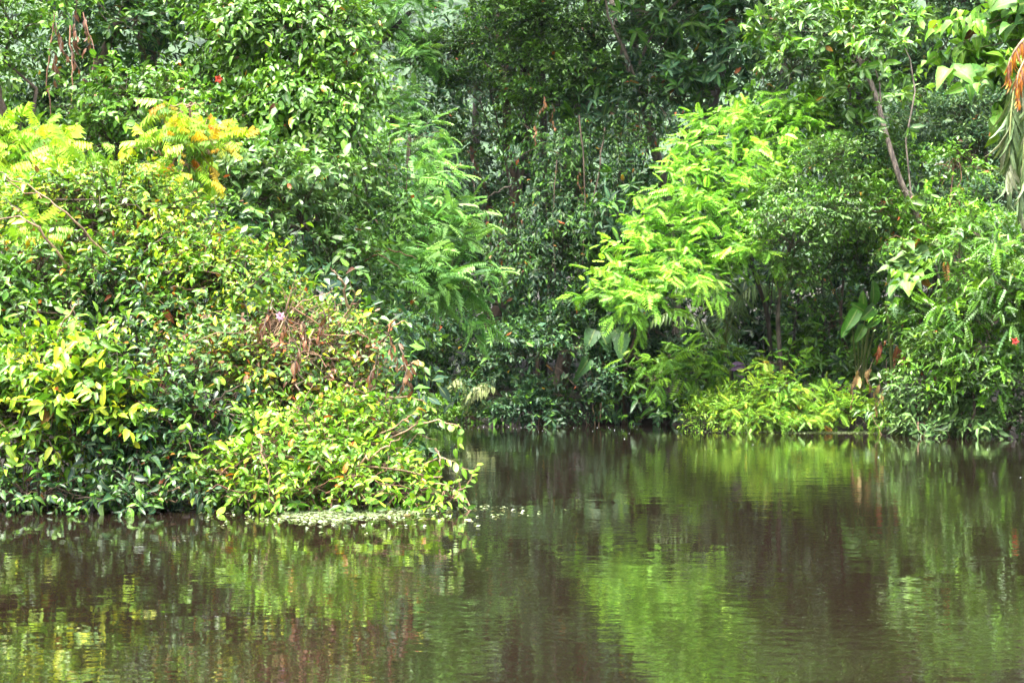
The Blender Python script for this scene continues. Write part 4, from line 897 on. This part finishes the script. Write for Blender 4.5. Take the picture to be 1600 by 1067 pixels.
V1 = 'lianas hanging in the jungle'
for lab, ps, bk in [
    ('bare lianas hanging below the brown dead leaves, upper left', [([(85, 20, 14.8), (70, 120, 14.8), (85, 190, 14.8)], 3), ([(110, 40, 14.8), (115, 130, 14.7), (108, 180, 14.7)], 3), ([(130, 20, 14.9), (150, 90, 14.8), (135, 150, 14.8)], 2)], 'red'),
    ('dark lianas dangling in the drooping feathery tree', [([(610, 220, 17.6), (604, 280, 17.6), (612, 350, 17.5)], 3), ([(640, 230, 17.8), (635, 300, 17.7), (642, 340, 17.7)], 2)], 'brown'),
    ('looping liana in the central gap', [([(740, 250, 24), (742, 330, 23.8), (760, 352, 23.7), (772, 330, 23.7)], 3), ([(800, 290, 23.5), (765, 305, 23.6), (750, 330, 23.7)], 3)], 'pale'),
    ('thin lianas hanging down the central creeper tree', [([(905, 180, 21.9), (915, 300, 21.8), (910, 420, 21.7)], 3), ([(945, 200, 22), (925, 330, 21.8), (955, 420, 21.6)], 3), ([(870, 250, 21.9), (862, 340, 21.8), (868, 430, 21.7)], 2)], 'brown'),
    ('bare twigs arching in front of the feathery tree foot', [([(560, 400, 15.2), (610, 390, 15.1), (650, 405, 15.1)], 3), ([(570, 410, 15.2), (590, 395, 15), (625, 420, 15)], 3)], 'red'),
    ('dark stems standing in the hollow under the lime crown', [([(1245, 640, 21.4), (1240, 520, 21.4), (1262, 400, 21.3)], 6), ([(1160, 640, 21.4), (1130, 540, 21.4), (1140, 440, 21.4)], 5), ([(1285, 620, 21.3), (1290, 500, 21.2), (1280, 420, 21.2)], 5)], 'dark')]:
    stem_thing('liana', lab, 'vine', ps, bk, part='stem', group=V1)
stem_thing('bare_trunk', 'thin dark trunk at the right edge behind the shrubs below the palm', 'trunk', [([(1602, 640, 19), (1600, 430, 18.9), (1594, 300, 18.8)], 12)], 'dark', part='stem')

# ------------------------------------------------------------------ palms and big-leaved plants
def palm(name, label, base, fronds, col, hang, leaf_w, bark='brown', trunk=None, deadfrond=()):
    """fronds: (path of px points, leaflets a side, leaflet length m)"""
    NPLANT[0] += 1
    rng = np.random.default_rng(9000 + NPLANT[0])
    f = np.array([base[0], base[1], gz(*base) - 0.05])
    root = link(name, None, None, f, label=label, category='palm')
    if trunk is not None:
        b = smooth_path([f] + [at(*q[:3]) for q in trunk])
        link('trunk', tubes('trunk', [(b - f, np.linspace(trunk[0][3], trunk[-1][3], len(b)))], BARK[bark], 10), root)
    me = unit_leaf('strap', 'wet')
    for k, (path, n, ll) in enumerate(fronds):
        b = smooth_path([at(*q) for q in path], 16)
        dead = k in deadfrond
        rach = link('frond', tubes('rachis', [(b - f, np.linspace(0.016, 0.004, len(b)))], BARK['dry' if dead else 'rachis'], 5), root, label='orange dead hanging frond' if dead else None)
        g = unit(np.gradient(b, axis=0))
        for j in range(n):
            t = 0.18 + 0.82 * j / (n - 1)
            ix = t * (len(b) - 1); i0 = min(int(ix), len(b) - 2); fr = ix - i0
            P = b[i0] * (1 - fr) + b[i0 + 1] * fr; T = g[i0]
            sd = unit(np.cross(T, UP)[None])[0]
            for s in (-1, 1):
                D = unit((T * 0.55 + sd * s * 0.85 - UP * hang * rng.uniform(0.7, 1.4) + rng.normal(0, 0.10, 3))[None])[0]
                N0 = unit((UP + rng.normal(0, 0.3, 3) - np.array([0, 0.4, 0]))[None])[0]
                X = unit(np.cross(D, N0)[None])[0]; Z = np.cross(X, D)
                Ln = ll * math.sin(math.pi * (0.25 + 0.62 * t)) * rng.uniform(0.85, 1.1)
                c = np.array(ORANGE[rng.integers(0, 2)] if dead and rng.random() < 0.6 else (BROWN[2] if dead else col[rng.integers(0, len(col))])) * rng.uniform(0.8, 1.2)
                single('leaflet', me, P - f, X * leaf_w * (0.45 if dead else 1.0), D * Ln, Z * Ln, c, rach)
    return root
BARK['rachis'] = bark_mat('palm_rachis', (0.10, 0.14, 0.03), (0.20, 0.22, 0.07))
PALMG = [(0.10, 0.17, 0.06), (0.13, 0.20, 0.08), (0.08, 0.14, 0.05), (0.22, 0.24, 0.14)]
palm('palm', 'palm with hanging grey-green and orange fronds at the right edge', (5.35, 13.4),
     [([(1640, 60, 13.1), (1588, 110, 12.9), (1578, 190, 12.8), (1576, 300, 12.8)], 30, 0.42),
      ([(1640, 50, 13.1), (1613, 120, 12.8), (1600, 220, 12.7), (1594, 330, 12.7)], 30, 0.40),
      ([(1640, 45, 13.2), (1598, 60, 13), (1573, 100, 13), (1580, 140, 13)], 30, 0.17),
      ([(1645, 30, 13.2), (1608, 80, 12.9), (1588, 120, 12.8), (1592, 160, 12.8)], 30, 0.19),
      ([(1640, 60, 13.2), (1700, 20, 13.2), (1780, 60, 13.3), (1830, 160, 13.4)], 22, 0.45),
      ([(1640, 60, 13.2), (1690, 90, 12.6), (1720, 180, 12.2), (1730, 280, 12.1)], 22, 0.45)],
     PALMG, 1.8, 0.020, trunk=[(1650, 420, 13.3, 0.09), (1642, 60, 13.2, 0.07)], deadfrond=(2, 3))
palm('understory_palm', 'understory palm arching fronds in the dark hollow under the lime crown', (2.95, 21.5),
     [([(1130, 560, 21.4), (1120, 470, 21.2), (1085, 435, 21), (1055, 450, 20.9)], 18, 0.34), ([(1130, 560, 21.4), (1150, 470, 21.2), (1180, 440, 21), (1215, 455, 20.9)], 18, 0.34),
      ([(1130, 560, 21.4), (1135, 450, 21.2), (1130, 425, 20.9), (1105, 425, 20.7)], 18, 0.36), ([(1130, 560, 21.4), (1140, 480, 21), (1150, 455, 20.6), (1160, 470, 20.4)], 16, 0.32),
      ([(1130, 560, 21.4), (1100, 500, 21.2), (1060, 480, 21), (1020, 500, 20.9)], 18, 0.32)], [(0.10, 0.18, 0.05), (0.16, 0.24, 0.08), (0.07, 0.14, 0.04)], 0.8, 0.018)
palm('understory_palm', 'pale young palm at the waterline left of the round dark shrub', (-0.55, 22.0),
     [([(745, 640, 21.6), (740, 610, 21.4), (752, 597, 21.3), (772, 605, 21.2)], 14, 0.26), ([(745, 640, 21.6), (738, 615, 21.4), (745, 600, 21.2), (760, 612, 21.1)], 14, 0.26), ([(745, 640, 21.6), (730, 600, 21.5), (715, 590, 21.4), (700, 605, 21.3)], 12, 0.22)],
     [(0.34, 0.38, 0.16), (0.28, 0.34, 0.12)], 0.9, 0.018)

def big_leaf_plant(name, label, cat, base, blades, col, shape='great', ratio=0.2):
    """a clump of stalks each bearing one great leaf: (foot px, leaf base px, leaf tip px) at depth D"""
    NPLANT[0] += 1
    rng = np.random.default_rng(11000 + NPLANT[0])
    f = np.array([base[0], base[1], gz(*base) - 0.05])
    root = link(name, None, None, f, label=label, category=cat)
    for (bx, by, tx, ty, D, dd) in blades:
        p, q = at(bx, by, D), at(tx, ty, D - dd)
        b = smooth_path([f, f + (p - f) * np.array([0.4, 0.4, 0.6]), p], 8)
        link('leaf_stalk', tubes('leaf_stalk', [(b - f, np.linspace(0.02, 0.008, 8))], BARK['rachis'], 5), root)
        d = q - p; Ln = np.linalg.norm(d); Dv = d / Ln
        N0 = unit((np.array([rng.normal(0, 0.4), -1.0, 0.15]))[None])[0]
        X = unit(np.cross(Dv, N0)[None])[0]; Z = np.cross(X, Dv)
        single('leaf', unit_leaf(shape, 'soft'), p - f, X * Ln * ratio * rng.uniform(0.9, 1.1), Dv * Ln, Z * Ln, np.array(col[rng.integers(0, len(col))]) * rng.uniform(0.85, 1.15), root)
    return root
big_leaf_plant('banana_plant', 'banana-like plant with upright bright leaves on the right bank', 'plant', (4.95, 20.3),
     [(1362, 478, 1371, 440, 19.9, 0.1), (1352, 488, 1345, 460, 19.8, 0.15), (1362, 493, 1338, 478, 19.7, 0.2), (1340, 483, 1326, 508, 19.6, 0.25), (1365, 478, 1356, 494, 19.6, 0.3), (1330, 498, 1318, 520, 19.6, 0.2), (1372, 493, 1362, 508, 19.6, 0.2), (1350, 508, 1340, 528, 19.7, 0.2)],
     [(0.05, 0.16, 0.012), (0.07, 0.19, 0.014), (0.04, 0.12, 0.012)], ratio=0.23)
big_leaf_plant('banana_plant', 'second banana-like plant with level grey-green leaves beside it', 'plant', (5.35, 19.9),
     [(1385, 475, 1412, 466, 19.4, 0.1), (1392, 478, 1430, 490, 19.2, 0.2), (1388, 482, 1405, 495, 19.2, 0.2), (1383, 470, 1398, 455, 19.5, 0.1)], [(0.09, 0.20, 0.07), (0.12, 0.23, 0.08)], ratio=0.2)
big_leaf_plant('purple_plant', 'small plant with two purple-striped leaves by the dark hollow', 'plant', (3.2, 20.9),
     [(1143, 568, 1162, 567, 20.6, 0.05), (1140, 578, 1165, 572, 20.5, 0.05), (1150, 585, 1165, 590, 20.5, 0.05)], [(0.16, 0.07, 0.18), (0.22, 0.12, 0.24)], shape='strap', ratio=0.14)
big_leaf_plant('aroid_plant', 'cluster of shaded broad leaves by the round dark shrub', 'plant', (1.35, 22.4),
     [(930, 515, 915, 545, 21.6, 0.2), (940, 520, 955, 548, 21.6, 0.2), (960, 515, 980, 545, 21.6, 0.2), (950, 500, 935, 525, 21.7, 0.2), (975, 520, 965, 560, 21.5, 0.2), (920, 560, 905, 590, 21.5, 0.2)], [(0.05, 0.13, 0.035), (0.07, 0.16, 0.04)], shape='heart', ratio=0.33)

# ------------------------------------------------------------------ small bright things
def flower(name, label, px, py, D, r, col, n=7):
    c = at(px, py, D)
    root = link(name, None, None, c, label=label, category='flower')
    V = np.concatenate([np.array([[0, 0, 0]]), np.array([[math.cos(a) * 0.25, math.sin(a) * 0.25, 0.1] for a in np.linspace(0, 6.28, 8)[:-1]])])
    link('flower_centre', make_mesh('flower_centre', V * r, np.array([[0, i + 1, (i + 1) % 7 + 1] for i in range(7)]), BARK['dry']), root)
    me = unit_leaf('heart', 'soft')
    for k in range(n):
        a = 2 * math.pi * k / n
        D_ = np.array([math.cos(a), -0.45, math.sin(a)]); D_ /= np.linalg.norm(D_)
        X = unit(np.cross(D_, np.array([0, -1.0, 0.1]))[None])[0]; Z = np.cross(X, D_)
        single('petal', me, np.zeros(3), X * r * 0.45, D_ * r, Z * r, col, root)
flower('flower', 'pale pink flower on the red vine tangle', 438, 494, 10.2, 0.035, (0.55, 0.30, 0.42))
flower('flower', 'red flower in the right bank shrub near the right edge', 1586, 533, 17.2, 0.05, (0.60, 0.05, 0.04), 5)
flower('flower', 'red flower on the dark side of the creeper column', 342, 124, 15.2, 0.05, (0.60, 0.05, 0.02), 5)

# ------------------------------------------------------------------ floating weed, drifting leaves and foam on the river
def weed(label, cx, cy, rx, ry, n, seed, col):
    rng = np.random.default_rng(seed)
    r = rng.random(n) ** 0.75 * (0.75 + 0.5 * rng.random(n)); a = rng.uniform(0, 2 * math.pi, n)
    lob = 1 + 0.25 * np.sin(3 * a + seed) + 0.15 * np.sin(7 * a)
    P = np.stack([cx + rx * r * np.cos(a) * lob, cy + ry * r * np.sin(a) * lob, rng.uniform(0.003, 0.010, n)], -1)
    ph = rng.uniform(0, 6.28, n)
    D = np.stack([np.cos(ph), np.sin(ph), rng.normal(0.05, 0.12, n)], -1); D = unit(D)
    N0 = unit(UP + rng.normal(0, 0.15, (n, 3)))
    X = unit(np.cross(D, N0)); Z = np.cross(X, D)
    Ln = rng.uniform(0.018, 0.045, n)
    pl = np.array(col)
    lv = dict(P=P, D=D, X=X, Z=Z, L=Ln, W=Ln * 0.42, C=pl[rng.integers(0, len(pl), n)] * rng.uniform(0.8, 1.2, (n, 1)))
    link('floating_weed', leaf_mesh('floating_weed', lv, 'oval_small', 'soft'), kind='stuff', label=label, category='weed')
WEED = [(0.20, 0.25, 0.13), (0.26, 0.30, 0.18), (0.15, 0.21, 0.08)]
weed('pale floating weed mat in front of the near trailing bush', -1.15, 9.42, 0.44, 0.40, 1900, 1, WEED)
weed('thin floating weed along the foot of the near trailing bush', -1.25, 9.75, 0.85, 0.16, 1500, 2, WEED)
weed('pale floating weed strip in front of the right bank', 4.75, 19.35, 0.9, 0.30, 2600, 3, WEED)
weed('thin weed edge along the lime bush foot', 3.7, 19.45, 0.9, 0.10, 1200, 4, WEED)
weed('stray bits of floating weed drifting off the near bush', -1.0, 9.25, 1.1, 0.75, 260, 6, WEED)
rngd = np.random.default_rng(77)
for i, (px, py, lab) in enumerate([(730, 812, 'pale fallen leaf floating right of the near bush tip'), (455, 806, 'yellow fallen leaf floating by the weed mat'), (338, 800, 'small orange fallen leaf floating by the dead branch'), (640, 806, 'small tan leaf floating at the end of the weed mat')]):
    D = CAMZ * FOC / (py - HORY)
    c = at(px, py, D); c[2] = 0.006
    a = rngd.uniform(0, 6.28)
    o = single('floating_leaf', unit_leaf('oval', 'wet'), c, np.array([math.sin(a), -math.cos(a), 0]) * 0.022, np.array([math.cos(a), math.sin(a), 0.02]) * 0.09, np.array([0, 0, 1.0]) * 0.02, [(0.5, 0.42, 0.2), (0.5, 0.38, 0.04), (0.5, 0.2, 0.03), (0.35, 0.22, 0.1)][i], None)
    o['label'] = lab; o['category'] = 'leaf'
# specks of foam drifting in a line off the far bank
nf = 60
fx = np.concatenate([rngd.uniform(-1.1, 2.2, 48), rngd.uniform(-3, 6, 12)]); fy = np.concatenate([rngd.normal(20.4, 0.6, 48), rngd.uniform(12, 19, 12)])
fr = rngd.uniform(0.002, 0.007, nf)
hexa = np.array([(math.cos(k * math.pi / 3), math.sin(k * math.pi / 3), 0) for k in range(6)] + [(0, 0, 0.5)])
FV = np.stack([fx, fy, np.full(nf, 0.003)], -1)[:, None] + hexa[None] * fr[:, None, None]
FFc = np.array([(k, (k + 1) % 6, 6) for k in range(6)])[None] + (np.arange(nf) * 7)[:, None, None]
foam, nt, N, L = nodes_of('foam')
p = N('ShaderNodeBsdfPrincipled'); p.inputs['Base Color'].default_value = (0.75, 0.78, 0.8, 1); p.inputs['Roughness'].default_value = 0.4
o = N('ShaderNodeOutputMaterial'); L(p.outputs[0], o.inputs['Surface'])
link('foam_specks', make_mesh('foam_specks', FV.reshape(-1, 3), FFc.reshape(-1, 3), foam), kind='stuff', label='white foam specks drifting off the far bank', category='foam')
# ------------------------------------------------------------------ humid air
hz, nt, N, L = nodes_of('humid_air')
pv = N('ShaderNodeVolumePrincipled')
pv.inputs['Color'].default_value = (0.80, 0.84, 1.0, 1)
pv.inputs['Density'].default_value = 0.00012
o = N('ShaderNodeOutputMaterial'); L(pv.outputs[0], o.inputs['Volume'])
x0, x1, y0, y1, z0, z1 = -310, 310, -92, 480, -2.3, 175.0
hv = np.array([(x, y, z) for z in (z0, z1) for y in (y0, y1) for x in (x0, x1)], float)
hf = np.array([(0, 2, 3, 1), (4, 5, 7, 6), (0, 1, 5, 4), (2, 6, 7, 3), (0, 4, 6, 2), (1, 3, 7, 5)])
link('haze', make_mesh('haze', hv, hf, hz), kind='stuff', label='thin humid haze hanging over the river')
print('TRIANGLES', TRI[0], 'OBJECTS', len(scene.objects))
